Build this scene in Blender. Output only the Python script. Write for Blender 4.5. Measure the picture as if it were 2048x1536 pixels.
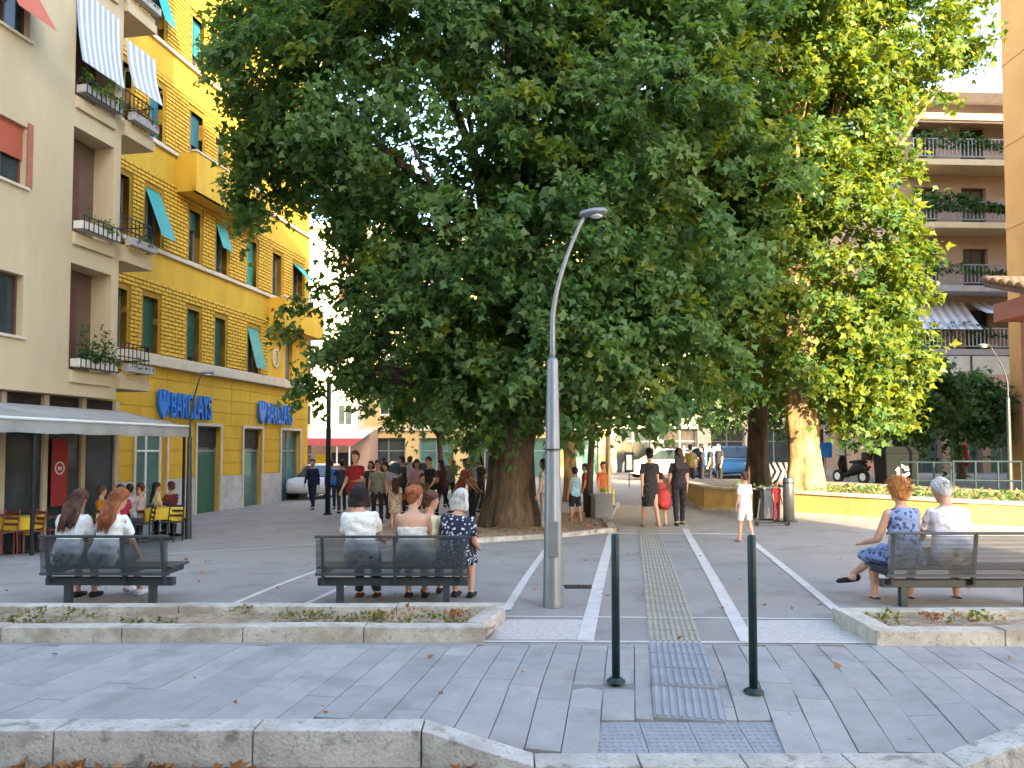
import bpy, bmesh, math, random
import numpy as np
from mathutils import Vector, Matrix
R = math.radians
random.seed(7); rng = np.random.default_rng(11)
scene = bpy.context.scene
for o in list(bpy.data.objects): bpy.data.objects.remove(o)
C = scene.collection
# ---------------------------------------------------------------- camera, sky, sun, exposure
F, EYE, PITCH, SHIFT = 1577.0, 1.55, R(2.4), 66.0
cd = bpy.data.cameras.new('camera'); cam = bpy.data.objects.new('camera', cd); C.objects.link(cam)
cam.location = (0, 0, EYE); cam.rotation_euler = (R(90) + PITCH, 0, 0)
cd.sensor_width = 36; cd.lens = 36 * F / 2048; cd.shift_y = SHIFT / 2048; cd.clip_end = 2000; cd.clip_start = .05
scene.camera = cam
SUN_EL, SUN_DIR = R(17), Vector((.23, -.973, 0)).normalized()
world = bpy.data.worlds.new('World'); scene.world = world; world.use_nodes = True
wn = world.node_tree.nodes; wl = world.node_tree.links
bg = wn['Background']; sky = wn.new('ShaderNodeTexSky'); sky.sky_type = 'NISHITA'; sky.sun_disc = False
sky.sun_elevation = SUN_EL; sky.sun_rotation = math.atan2(SUN_DIR.x, SUN_DIR.y)
sky.air_density = 1.0; sky.dust_density = 1.6; sky.ozone_density = 1.0
wl.new(sky.outputs[0], bg.inputs[0]); bg.inputs[1].default_value = .15
sd = bpy.data.lights.new('sun', 'SUN'); sd.energy = 3.0; sd.angle = R(.6); sd.color = (1, .82, .52)
sun = bpy.data.objects.new('sun', sd); C.objects.link(sun)
sv = Vector((SUN_DIR.x * math.cos(SUN_EL), SUN_DIR.y * math.cos(SUN_EL), math.sin(SUN_EL)))
sun.rotation_euler = sv.to_track_quat('Z', 'Y').to_euler(); sun.location = (20, -40, 40)
vs = scene.view_settings; vs.view_transform = 'Standard'; vs.look = 'None'; vs.exposure = 3.3; vs.gamma = 1
# ---------------------------------------------------------------- ground shape and pixel rays
def sm(t): t = min(1, max(0, t)); return t * t * (3 - 2 * t)
def g(x, y): return .043 * (min(14, max(-16, x)) - 4.8) * sm((y - 8.5) / 10)     # the square leans down to the left
def cl(t): return min(1, max(0, t))
def ky(x): return .17 * cl((x + .5) / .62) * cl((3.0 - x) / .62)                          # the kerb bows out at the crossing
def sw(x, y): return -.13 * cl((x + .5) / .62) * cl((3.0 - x) / .62) * cl((5.3 - y) / .7)   # dropped kerb ramp
def ray(px, py):
    xc = (px - 1024) / F; yc = -(py - 768 - SHIFT) / F
    return Vector((xc, math.cos(PITCH) - yc * math.sin(PITCH), math.sin(PITCH) + yc * math.cos(PITCH)))
def at(px, py, Y): d = ray(px, py); t = Y / d.y; return Vector((d.x * t, Y, EYE + d.z * t))
def gp(px, py):
    d = ray(px, py); t = 3.0
    while t < 120:
        p = Vector((d.x * t, d.y * t, EYE + d.z * t))
        if p.z <= g(p.x, p.y): return p
        t += .02
    return p
def onx(px, Y):                                        # a ground point at depth Y under the pixel column
    x = (px - 1024) / F * Y; return Vector((x, Y, g(x, Y)))
# ---------------------------------------------------------------- materials
MATS = {}
def mat(name, col, rough=.75, var=.18, scale=6.0, bump=0.0, bscale=None, metal=0.0, col2=None, detail=5, spec=.4, stretch=None):
    m = bpy.data.materials.new(name); m.use_nodes = True; MATS[name] = m
    nt = m.node_tree; n = nt.nodes; l = nt.links; b = n['Principled BSDF']
    b.inputs['Roughness'].default_value = rough; b.inputs['Metallic'].default_value = metal
    b.inputs['Specular IOR Level'].default_value = spec
    tc = n.new('ShaderNodeTexCoord'); vec = tc.outputs['Object']
    if stretch:
        mp = n.new('ShaderNodeMapping'); mp.inputs['Scale'].default_value = stretch; l.new(vec, mp.inputs[0]); vec = mp.outputs[0]
    no = n.new('ShaderNodeTexNoise'); no.inputs['Scale'].default_value = scale; no.inputs['Detail'].default_value = detail
    no.inputs['Roughness'].default_value = .65; l.new(vec, no.inputs['Vector'])
    r = n.new('ShaderNodeValToRGB'); r.color_ramp.elements[0].position = .3; r.color_ramp.elements[1].position = .7
    c0 = [c * (1 - var) for c in col]; c1 = [min(1, c * (1 + var)) for c in (col2 or col)]
    r.color_ramp.elements[0].color = (*c0, 1); r.color_ramp.elements[1].color = (*c1, 1)
    l.new(no.outputs['Fac'], r.inputs[0]); l.new(r.outputs[0], b.inputs['Base Color'])
    if bump:
        n2 = n.new('ShaderNodeTexNoise'); n2.inputs['Scale'].default_value = bscale or scale * 8; n2.inputs['Detail'].default_value = 4
        l.new(vec, n2.inputs['Vector'])
        bp = n.new('ShaderNodeBump'); bp.inputs['Strength'].default_value = bump; bp.inputs['Distance'].default_value = .02
        l.new(n2.outputs['Fac'], bp.inputs['Height']); l.new(bp.outputs[0], b.inputs['Normal'])
    return m
def speckle(m, amount=.35, scale=220, dark=(.03, .03, .03), thr=.62):
    nt = m.node_tree; n = nt.nodes; l = nt.links; b = n['Principled BSDF']
    src = b.inputs['Base Color'].links[0].from_socket
    tc = n.new('ShaderNodeTexCoord'); no = n.new('ShaderNodeTexNoise'); no.inputs['Scale'].default_value = scale; no.inputs['Detail'].default_value = 3
    l.new(tc.outputs['Object'], no.inputs['Vector'])
    r = n.new('ShaderNodeValToRGB'); r.color_ramp.elements[0].position = thr - .06; r.color_ramp.elements[1].position = thr + .06
    r.color_ramp.elements[0].color = (0, 0, 0, 1); r.color_ramp.elements[1].color = (amount, amount, amount, 1)
    l.new(no.outputs['Fac'], r.inputs[0])
    mx = n.new('ShaderNodeMix'); mx.data_type = 'RGBA'; l.new(r.outputs[0], mx.inputs[0]); l.new(src, mx.inputs[6]); mx.inputs[7].default_value = (*dark, 1)
    l.new(mx.outputs[2], b.inputs['Base Color']); return m
def leafmat(name, c0, c1, trans=.45, tcol=None):
    m = bpy.data.materials.new(name); m.use_nodes = True; MATS[name] = m
    nt = m.node_tree; n = nt.nodes; l = nt.links; n.remove(n['Principled BSDF']); out = n['Material Output']
    ge = n.new('ShaderNodeNewGeometry'); r = n.new('ShaderNodeValToRGB')
    r.color_ramp.elements[0].color = (*c0, 1); r.color_ramp.elements[1].color = (*c1, 1)
    l.new(ge.outputs['Random Per Island'], r.inputs[0])
    p = n.new('ShaderNodeBsdfPrincipled'); p.inputs['Roughness'].default_value = .5; p.inputs['Specular IOR Level'].default_value = .35
    t = n.new('ShaderNodeBsdfTranslucent'); l.new(r.outputs[0], p.inputs['Base Color'])
    mx = n.new('ShaderNodeMix'); mx.data_type = 'RGBA'; mx.blend_type = 'MULTIPLY'; mx.inputs[0].default_value = 1
    l.new(r.outputs[0], mx.inputs[6]); mx.inputs[7].default_value = (*(tcol or (1.7, 1.5, .5)), 1); l.new(mx.outputs[2], t.inputs[0])
    s = n.new('ShaderNodeMixShader'); s.inputs[0].default_value = trans; l.new(p.outputs[0], s.inputs[1]); l.new(t.outputs[0], s.inputs[2])
    l.new(s.outputs[0], out.inputs[0]); return m
mat('asphalt', (.262, .242, .222), .9, .13, .55, .35, 90, detail=9); speckle(MATS['asphalt'], .25, 140); speckle(MATS['asphalt'], .35, 1.7, (.12, .11, .10), .60); speckle(MATS['asphalt'], .5, 16, (.08, .075, .07), .72)
mat('walk', (.20, .19, .18), .85, .10, .9, .3, 120, detail=9); speckle(MATS['walk'], .3, 110, thr=.66)
mat('bed', (.15, .145, .14), .95, .2, 8, .4, 60)
for i, c in enumerate([(.300, .284, .274), (.278, .264, .254), (.322, .304, .290), (.29, .276, .264)]):
    mat('paver%d' % i, c, .85, .12, 3 + i, .3, 150, detail=8); speckle(MATS['paver%d' % i], .3, 130, thr=.66); speckle(MATS['paver%d' % i], .3, 2.1, (.13, .12, .11), .60); speckle(MATS['paver%d' % i], .5, 19, (.08, .075, .07), .73)
mat('street', (.10, .10, .105), .9, .25, 3, .7, 120); speckle(MATS['street'], .4, 200, (.35, .34, .32), .6)
mat('travertine', (.42, .37, .30), .85, .2, 5, .4, 60, col2=(.46, .42, .36), detail=9); speckle(MATS['travertine'], .45, 26, (.16, .13, .09), .62); speckle(MATS['travertine'], .5, 3.5, (.22, .17, .11), .56)
mat('kerbstone', (.40, .36, .31), .85, .2, 4, .5, 50, col2=(.44, .41, .37), detail=9); speckle(MATS['kerbstone'], .6, 7, (.12, .10, .075), .62); speckle(MATS['kerbstone'], .4, 40, (.12, .10, .08), .62)
mat('band', (.50, .47, .44), .8, .14, 4, .2, 80, detail=8); speckle(MATS['band'], .3, 40, (.2, .19, .17), .63)
mat('setts', (.44, .40, .37), .85, .2, 26, .5, 60, detail=3)
mat('tactile', (.30, .27, .22), .8, .16, 5, .2, 90); mat('tactile_grey', (.25, .255, .27), .8, .14, 5, .2, 90)
mat('soil', (.22, .155, .095), .95, .35, 9, .8, 40, col2=(.32, .24, .16), detail=8); mat('binplastic', (.008, .010, .010), .8, .15, 5, spec=.08)  # shade on the recycling bin is put into its near-black colour
mat('yellow', (.60, .345, .024), .85, .14, 1.3, .15, 40, detail=8, stretch=(1, 1, .3)); mat('yellow_brick', (.60, .345, .028), .85, .12, 2.5, .2, 60)
mat('groove_shade', (.34, .19, .018), .95, .1, 4)
mat('marble', (.40, .39, .37), .45, .18, 3, col2=(.46, .45, .44), detail=9)
mat('stone_trim', (.58, .48, .34), .8, .12, 3, .1, 60)
mat('beige', (.52, .41, .25), .88, .10, 1.2, .15, 60, detail=8, stretch=(1, 1, .22)); mat('beige_shade', (.15, .10, .065), .88, .1, 2)
mat('white_plaster', (.62, .58, .50), .9, .08, 2); mat('cream', (.66, .56, .40), .9, .10, .4); mat('ochre', (.52, .36, .15), .9, .12, .5)
mat('pinkish', (.50, .33, .24), .9, .12, .5); mat('brickish', (.36, .25, .18), .9, .15, .8); mat('orange_wall', (.48, .24, .07), .9, .1, .6); mat('redwall', (.34, .13, .085), .88, .12, .8)
mat('roof_tile', (.13, .075, .05), .85, .3, 5); mat('concrete', (.36, .34, .32), .9, .15, 3, .3, 60)
mat('glass', (.035, .05, .05), .12, .3, 1.2, spec=.6); mat('shopglass', (.07, .15, .13), .12, .35, .8, spec=.6)
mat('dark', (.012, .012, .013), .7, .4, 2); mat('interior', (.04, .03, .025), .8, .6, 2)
mat('green_shutter', (.020, .095, .058), .6, .12, 3); mat('teal_shutter', (.02, .30, .27), .55, .1, 3); mat('blue_shutter', (.03, .16, .20), .55, .12, 3)
mat('red_shutter', (.46, .11, .06), .7, .1, 3); mat('brown_wood', (.13, .05, .035), .6, .2, 5); mat('orange_wood', (.35, .12, .06), .7, .15, 4)
mat('frame_grey', (.22, .23, .24), .5, .1, 4, metal=.3); mat('white_paint', (.68, .68, .66), .6, .06, 4)
mat('bench', (.055, .062, .070), .5, .15, 6, metal=.4); mat('bollard', (.012, .028, .030), .42, .15, 8, metal=.2)
mat('steel', (.23, .235, .24), .42, .12, 5, metal=.6); mat('darkpole', (.05, .055, .055), .5, .15, 6, metal=.4)
mat('blue_sign', (.01, .17, .55), .45, .08, 4); mat('fabric_grey', (.30, .285, .25), .9, .22, 1.6, .3, 6, detail=8); mat('red_cloth', (.36, .03, .03), .7, .1, 3)
mat('stripe_grey', (.36, .37, .42), .85, .08, 5); mat('stripe_white', (.6, .6, .62), .85, .05, 5)
mat('yellow_cloth', (.70, .46, .03), .8, .12, 4); mat('chair_red', (.22, .05, .03), .55, .2, 6); mat('chair_dark', (.03, .025, .022), .6, .2, 6)
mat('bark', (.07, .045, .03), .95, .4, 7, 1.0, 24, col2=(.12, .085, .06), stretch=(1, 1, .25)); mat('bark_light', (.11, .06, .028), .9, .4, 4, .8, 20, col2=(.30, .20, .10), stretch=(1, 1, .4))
mat('wall_yellow', (.47, .31, .10), .9, .2, 1.5, .3, 50, detail=8); speckle(MATS['wall_yellow'], .4, 2.5, (.22, .15, .07), .58)
mat('rubber', (.02, .02, .02), .85, .2, 8); mat('chrome', (.5, .5, .52), .25, .05, 4, metal=.9)
mat('car_blue', (.05, .22, .55), .25, .04, 2, spec=.6); mat('car_white', (.7, .7, .7), .25, .04, 2, spec=.6); mat('car_grey', (.16, .19, .18), .25, .04, 2, spec=.6)
mat('tail_red', (.5, .02, .02), .3, .05, 3); mat('lampglass', (.7, .7, .68), .3, .03, 3)
leafmat('leaf', (.042, .105, .030), (.112, .19, .055), .5, (1.3, 1.4, .6)); leafmat('leaf_light', (.085, .165, .052), (.15, .225, .075), .5, (1.2, 1.3, .6)); leafmat('leaf_warm', (.075, .135, .016), (.19, .215, .022), .5, (1.6, 1.5, .5))
leafmat('leaf_far', (.022, .060, .022), (.05, .10, .03)); leafmat('weed', (.07, .10, .03), (.26, .22, .09), .35); leafmat('dry', (.22, .08, .025), (.38, .17, .06), .2)
leafmat('flower', (.22, .02, .03), (.14, .08, .02), .3); leafmat('pot_leaf', (.02, .07, .02), (.08, .16, .03), .4)
# ---------------------------------------------------------------- mesh builder
def link(o, parent=None):
    C.objects.link(o)
    if parent is not None: o.parent = parent
    return o
def tag(o, label=None, cat=None, group=None, kind=None):
    if label: o['label'] = label
    if cat: o['category'] = cat
    if group: o['group'] = group
    if kind: o['kind'] = kind
    return o
def empty(name, loc=(0, 0, 0), rz=0, label=None, cat=None, group=None, kind=None):
    o = bpy.data.objects.new(name, None); o.location = loc; o.rotation_euler = (0, 0, rz); o.empty_display_size = .2
    link(o); return tag(o, label, cat, group, kind)
class Fr:                                              # a wall frame: u along, v up (absolute z), w outward
    def __init__(s, O, U, N): s.O, s.U, s.N = Vector(O), Vector(U).normalized(), Vector(N).normalized()
    def __call__(s, u, v, w=0): p = s.O + s.U * u + s.N * w; return (p.x, p.y, p.z + v)
    def px(s, px, py):
        d = ray(px, py); o = Vector((0, 0, EYE)); t = (s.O - o).dot(s.N) / d.dot(s.N); p = o + d * t
        return (p - s.O).dot(s.U), p.z - s.O.z
class MB:
    def __init__(s): s.v = []; s.f = []; s.m = []
    def add(s, vs, fs, mi=0):
        b = len(s.v); s.v += [tuple(p) for p in vs]; s.f += [tuple(i + b for i in f) for f in fs]; s.m += [mi] * len(fs); return s
    def hexa(s, p, mi=0): return s.add(p, [(0, 3, 2, 1), (4, 5, 6, 7), (0, 1, 5, 4), (1, 2, 6, 5), (2, 3, 7, 6), (3, 0, 4, 7)], mi)
    def box(s, x0, x1, y0, y1, z0, z1, mi=0):
        return s.hexa([(x0, y0, z0), (x1, y0, z0), (x1, y1, z0), (x0, y1, z0), (x0, y0, z1), (x1, y0, z1), (x1, y1, z1), (x0, y1, z1)], mi)
    def fbox(s, fr, u0, u1, v0, v1, w0, w1, mi=0):
        return s.hexa([fr(u0, v0, w0), fr(u1, v0, w0), fr(u1, v0, w1), fr(u0, v0, w1), fr(u0, v1, w0), fr(u1, v1, w0), fr(u1, v1, w1), fr(u0, v1, w1)], mi)
    def quad(s, a, b, c, d, mi=0): return s.add([a, b, c, d], [(0, 1, 2, 3)], mi)
    def rings(s, rs, n=12, mi=0, cap=True):            # rs: (centre, A, B) ellipse rings
        vs = []; fs = []
        for c, A, B in rs:
            for k in range(n):
                a = 2 * math.pi * k / n; vs.append(Vector(c) + Vector(A) * math.cos(a) + Vector(B) * math.sin(a))
        for i in range(len(rs) - 1):
            for k in range(n): k2 = (k + 1) % n; fs.append((i * n + k, i * n + k2, (i + 1) * n + k2, (i + 1) * n + k))
        if cap: fs.append(tuple(range(n - 1, -1, -1))); fs.append(tuple(range((len(rs) - 1) * n, len(rs) * n)))
        return s.add(vs, fs, mi)
    def tube(s, path, rad, n=8, mi=0, cap=True):
        path = [Vector(p) for p in path]; rad = rad if hasattr(rad, '__len__') else [rad] * len(path); rs = []; ref = None
        for i, p in enumerate(path):
            d = (path[min(i + 1, len(path) - 1)] - path[max(i - 1, 0)]).normalized()
            if ref is None: ref = Vector((1, 0, 0)) if abs(d.x) < .9 else Vector((0, 1, 0))
            A = (ref - d * ref.dot(d)).normalized(); B = d.cross(A); ref = A; rs.append((p, A * rad[i], B * rad[i]))
        return s.rings(rs, n, mi, cap)
    def caps(s, p0, p1, r0, r1, n=10, mi=0):           # tapered capsule
        p0, p1 = Vector(p0), Vector(p1); d = (p1 - p0); L = d.length; d = d / L if L > 1e-6 else Vector((0, 0, 1))
        path = [p0 - d * r0 * .98, p0 - d * r0 * .7, p0, p1, p1 + d * r1 * .7, p1 + d * r1 * .98]
        return s.tube(path, [r0 * .2, r0 * .71, r0, r1, r1 * .71, r1 * .2], n, mi)
    def ell(s, c, r, M=None, n=12, mi=0):
        c = Vector(c); M = M or Matrix.Identity(3); rs = []
        for k in range(1, 8):
            a = math.pi * k / 8; h = -math.cos(a); q = math.sin(a)
            rs.append((c + M @ Vector((0, 0, r[2] * h)), M @ Vector((r[0] * q, 0, 0)), M @ Vector((0, r[1] * q, 0))))
        return s.rings(rs, n, mi)
    def prism(s, pts, fn, d0, d1, mi=0):               # polygon pts -> fn(x, y, depth)
        n = len(pts); vs = [fn(x, y, d0) for x, y in pts] + [fn(x, y, d1) for x, y in pts]
        fs = [tuple(range(n - 1, -1, -1)), tuple(range(n, 2 * n))] + [(i, (i + 1) % n, (i + 1) % n + n, i + n) for i in range(n)]
        return s.add(vs, fs, mi)
    def mesh(s, name, mats, smooth=False, bevel=0, fix=True):
        me = bpy.data.meshes.new(name); me.from_pydata(s.v, [], s.f); me.update()
        for m in (mats if isinstance(mats, (list, tuple)) else [mats]): me.materials.append(MATS[m])
        me.polygons.foreach_set('material_index', s.m)
        if fix or bevel:
            bm = bmesh.new(); bm.from_mesh(me)
            if bevel: bmesh.ops.bevel(bm, geom=list(bm.edges), offset=bevel, segments=2, affect='EDGES', profile=.5, clamp_overlap=True)
            bmesh.ops.recalc_face_normals(bm, faces=bm.faces); bm.to_mesh(me); bm.free()
        if smooth: me.polygons.foreach_set('use_smooth', [True] * len(me.polygons))
        me.update(); return me
    def build(s, name, mats, parent=None, smooth=False, bevel=0, label=None, cat=None, group=None, kind=None, loc=None):
        o = bpy.data.objects.new(name, s.mesh(name, mats, smooth, bevel))
        if loc is not None: o.location = loc
        link(o, parent); return tag(o, label, cat, group, kind)
def copy_tree(o, loc=None, rz=None, parent=None):
    c = o.copy(); C.objects.link(c); c.parent = parent
    if loc is not None: c.location = loc
    if rz is not None: c.rotation_euler[2] = rz
    for ch in o.children: copy_tree(ch, parent=c)
    return c
def sheet(fn, xs, ys):
    m = MB(); nx = len(xs); vs = [(x, y, fn(x, y)) for y in ys for x in xs]
    fs = [(j * nx + i, j * nx + i + 1, (j + 1) * nx + i + 1, (j + 1) * nx + i) for j in range(len(ys) - 1) for i in range(nx - 1)]
    return m.add(vs, fs)
def strip(a, b, w, fn, lift=.004, n=12, w2=None):
    a, b = Vector(a[:2]), Vector(b[:2]); d = (b - a).normalized(); s = Vector((d.y, -d.x)); m = MB(); vs = []; fs = []
    for i in range(n + 1):
        t = i / n; p = a.lerp(b, t); h = (w + ((w2 or w) - w) * t) / 2
        for q in (p - s * h, p + s * h): vs.append((q.x, q.y, fn(q.x, q.y) + lift))
    for i in range(n): fs.append((2 * i, 2 * i + 1, 2 * i + 3, 2 * i + 2))
    return m.add(vs, fs)
# ---------------------------------------------------------------- leaves (many small lobed faces)
LEAF = np.array([[0, 0, 0], [.52, .30, -.10], [.24, .46, .02], [0, 1, -.16], [-.24, .46, .02], [-.52, .30, -.10]], dtype=np.float64)
LTRI = np.array([[0, 1, 2], [0, 2, 3], [0, 3, 4], [0, 4, 5]])
def leaves(name, P, size, mats, parent=None, droop=.6, mi=None, kind=None, out=None, jitter=.5):
    n = len(P); yv = rng.normal(size=(n, 3)) * [1, 1, .6] + [0, 0, -droop]
    if out is not None: yv += out * .6
    yv /= np.linalg.norm(yv, axis=1)[:, None]
    nv = rng.normal(size=(n, 3)) * .8 + [0, -.25, .8]
    if out is not None: nv += out * .7
    nv -= yv * (nv * yv).sum(1)[:, None]; nv /= np.linalg.norm(nv, axis=1)[:, None]; xv = np.cross(yv, nv)
    s = size * (1 + jitter * (rng.random(n) - .5) * 2)
    V = P[:, None, :] + s[:, None, None] * (LEAF[None, :, 0:1] * xv[:, None, :] + LEAF[None, :, 1:2] * yv[:, None, :] + LEAF[None, :, 2:3] * nv[:, None, :])
    V = V.reshape(-1, 3); T = (LTRI[None] + (np.arange(n) * 6)[:, None, None]).reshape(-1)
    me = bpy.data.meshes.new(name); nt = n * 4
    me.vertices.add(len(V)); me.vertices.foreach_set('co', V.ravel()); me.loops.add(nt * 3); me.loops.foreach_set('vertex_index', T)
    me.polygons.add(nt); me.polygons.foreach_set('loop_start', np.arange(0, nt * 3, 3)); me.polygons.foreach_set('loop_total', np.full(nt, 3))
    for m in (mats if isinstance(mats, (list, tuple)) else [mats]): me.materials.append(MATS[m])
    if mi is not None: me.polygons.foreach_set('material_index', np.repeat(mi, 4))
    me.update(); me.validate(); o = bpy.data.objects.new(name, me); link(o, parent)
    if kind: o['kind'] = kind
    return o
def blob(c, r, n): v = rng.normal(size=(n, 3)); v /= np.linalg.norm(v, axis=1)[:, None]; return np.array(c) + v * np.array(r) * (rng.random(n) ** .45)[:, None]
# ================================================================ the setting: street, kerb, sidewalk, square
xs = [-300, -120, -60] + [x * 1.0 for x in range(-30, 31)] + [60, 120, 300]
sheet(lambda x, y: -.19, [-300, -30, 0, 30, 300], [-300, -30, 0, 4.52]).build('street', 'street', kind='structure')
plaza = sheet(g, xs, [6.34 + .5 * i for i in range(30)] + [22, 24, 27, 30, 34, 38, 45, 60, 90, 150, 400]).build('plaza', 'asphalt', kind='structure')
XW = -1.0
def lin(a, b, n): return [a + (b - a) * i / n for i in range(n + 1)]
sm_ = sheet(lambda x, y: 0, [-300, -40, -12, -8.3] + lin(-8, -1.0, 8) + [-.5] + lin(-.4, .12, 4)[:-1] + lin(.12, 2.38, 8) + lin(2.5, 3.0, 4) + [3.6] + [5, 8, 12, 40, 300], lin(0, 1, 14))
sm_.v = [(x, 4.5 - ky(x) + t * (6.36 - 4.5 + ky(x)), sw(x, 4.5 - ky(x) + t * (6.36 - 4.5 + ky(x))) - .022) for x, t, _ in sm_.v]; sm_.build('sidewalk', 'walk', kind='structure')
side = bpy.data.objects['sidewalk']
# pavers run along the path
D1 = Vector((.1515, 1)).normalized(); D2 = Vector((D1.y, -D1.x))
PW, PL = .205, .62; O2 = Vector((1.14, 5.4)); TACW = .43; KY, BY = 4.603, 6.35
def along(c, y): q = O2 + D2 * c; return (y - q.y) / D1.y          # distance along the path at which a line meets depth y
for i in range(-45, 27):
    cx = i * PW; lft = i < -11; jg = .0012 if lft else .003; a, b = cx - PW / 2 + jg, cx + PW / 2 - jg
    s0, s1 = .02 - TACW / 2 - .002, .02 + TACW / 2 + .002
    if a < s0 < b: b = s0
    elif a < s1 < b: a = s1
    elif a >= s0 and b <= s1: continue
    if b - a < .02: continue
    t = -2.2 + random.uniform(0, PL)
    while t < 2.2:
        L = PL * (random.choice((1, 1, 1, .6)) if not lft else 1.9); t0, t1 = t + .0012, t + L - .0012; t += L; pts = []
        for c, tt in ((a, t0), (b, t0), (b, t1), (a, t1)):
            tt = min(max(tt, along(c, 4.852 if .475 < (O2 + D2 * cx + D1 * along(cx, 4.75)).x < 1.66 else KY - ky((O2 + D2 * c + D1 * tt).x))), along(c, BY)); p = O2 + D2 * c + D1 * tt; pts.append(p)
        if (pts[3] - pts[0]).length < .04 or (pts[2] - pts[1]).length < .04: continue
        mx = sum((p.x for p in pts)) / 4; my = sum((p.y for p in pts)) / 4
        if mx > 6.2: continue
        dz = random.uniform(-.002, .002); vs = [(p.x, p.y, sw(p.x, p.y) - .03) for p in pts] + [(p.x, p.y, sw(p.x, p.y) + dz) for p in pts]
        MB().hexa(vs).build('paver', 'paver%d' % random.randrange(4), side, bevel=.002)
# tactile strip: ribbed tiles running down the path
def rib_mesh(nm, mt, L):
    m = MB().box(-TACW / 2, TACW / 2, -L / 2 + .003, L / 2 - .003, -.03, -.001)
    for k in range(9):
        x = -TACW / 2 + .025 + k * .0475; a = []
        for s in (-1, 1):
            y = s * (L / 2 - .012); a.append([(x - .016, y, -.003), (x - .010, y, .008), (x + .010, y, .008), (x + .016, y, -.003)])
        m.add(a[0] + a[1], [(0, 1, 5, 4), (1, 2, 6, 5), (2, 3, 7, 6), (3, 2, 1, 0), (4, 5, 6, 7)])
    return m.mesh(nm, mt)
rg, rt = rib_mesh('tactile_tile', 'tactile_grey', .4), rib_mesh('tactile_tile', 'tactile', .4)
for j in range(-1, 30):
    p = O2 + D2 * .02 + D1 * (j * .4 - .356); near = p.y < 6.3
    if p.y < 4.78 or p.y > 16.5: continue
    h = sw if near else g; e = .1
    o = bpy.data.objects.new('tactile_tile', rg if near else rt); zy = (h(p.x, p.y + e) - h(p.x, p.y - e)) / (2 * e)
    o.location = (p.x, p.y, h(p.x, p.y) + .004); o.rotation_mode = 'ZYX'; o.rotation_euler = (math.atan(zy), 0, math.atan2(D1.y, D1.x) - math.pi / 2)
    link(o, side if near else plaza)
bl = MB()
bl.box(-.145, .145, -.2, .2, -.03, 0)
for a in range(7):
    for b in range(9): bl.tube([(-.12 + a * .04, -.175 + b * .0437, -.002), (-.12 + a * .04, -.175 + b * .0437, .006)], [.012, .008], 6)
blm = bl.mesh('blister_tile', 'tactile_grey')
for k in range(4):
    x = .62 + k * .295; o = bpy.data.objects.new('blister_tile', blm); y = 4.64
    o.location = (x, y, sw(x, y) + .003); o.rotation_euler = (math.atan((sw(x, y + .1) - sw(x, y - .1)) / .2), 0, 0); link(o, side)
# kerb of single stones along the street, dropped at the crossing
kerb = empty('kerb', (0, 4.5, 0), kind='structure')
ks_ = [-9.5 + k for k in range(10)] + [.12 + .565 * k for k in range(5)] + [3.0 + k for k in range(6)]
ks_ = [k + (random.uniform(-.08, .08) if k < -1 or k > 3.5 else 0) for k in ks_]
for x, xe in zip(ks_, ks_[1:]):
    L = xe - x
    a, b = x + .004, x + L - .004; za, zb = sw(a, 4.5) + .007, sw(b, 4.5) + .007; j = random.uniform(-.006, .006); y0, y1, w0, w1 = 4.40 + j - ky(a), 4.605 - ky(a), 4.40 + j - ky(b), 4.605 - ky(b)
    m = MB().hexa([(a, y0, -.30), (b, w0, -.30), (b, w1, -.30), (a, y1, -.30), (a, y0 + .01, za), (b, w0 + .01, zb), (b, w1, zb), (a, y1, za)])
    o = m.build('kerb_stone', 'kerbstone', None, bevel=.006); o.parent = kerb; o.location = (0, -4.5, 0)
# stone bands and setts on the square
def band(a, b, w, lift=.005, w2=None, mt='band'):
    return strip(gp(*a), gp(*b), w, g, lift, 24, w2).build('stone_band', mt, plaza)
band((1171, 1283), (1236, 1005), .135, .006); band((1497, 1286), (1347, 1012), .125, .006)
band((1000, 1234), (1750, 1239), .05, .0045); band((940, 1284), (1760, 1287), .055, .005)
band((1012, 1222), (1092, 1100), .09, .007); band((1672, 1221), (1500, 1080), .10, .007)
band((640, 1140), (455, 1213), .065, .004); band((1000, 1002), (640, 1140), .065, .004); band((700, 1168), (600, 1214), .065, .004); band((1010, 1032), (700, 1168), .065, .004)
band((1225, 1067), (1490, 1069), .16, .0065); band((240, 1112), (660, 1086), .10, .0032); band((1990, 1163), (2300, 1240), .08, .006)
def patch(pts, mt, lift):
    m = MB(); ps = [gp(*p) for p in pts]; m.add([(p.x, p.y, g(p.x, p.y) + lift) for p in ps], [tuple(range(len(ps)))]); return m.build('paving_patch', mt, plaza)
patch([(1010, 1240), (1180, 1240), (1170, 1280), (975, 1280)], 'setts', .0028); patch([(1494, 1241), (1690, 1241), (1742, 1285), (1498, 1285)], 'setts', .0028)
patch([(1210, 1064), (1385, 1064), (1350, 1010), (1238, 1010)], 'tactile', .0025)
# drain grate by the lamp
p = gp(1157, 1174); dg = MB(); dg.box(-.16, .16, -.12, .12, -.02, .004, 0)
for k in range(9): dg.box(-.145 + k * .034, -.125 + k * .034, -.1, .1, .002, .010, 1)
dg.build('drain_grate', ['dark', 'darkpole'], loc=(p.x, p.y, g(p.x, p.y)), label='small square iron drain grate beside the grey lamp post', cat='grate')
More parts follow.
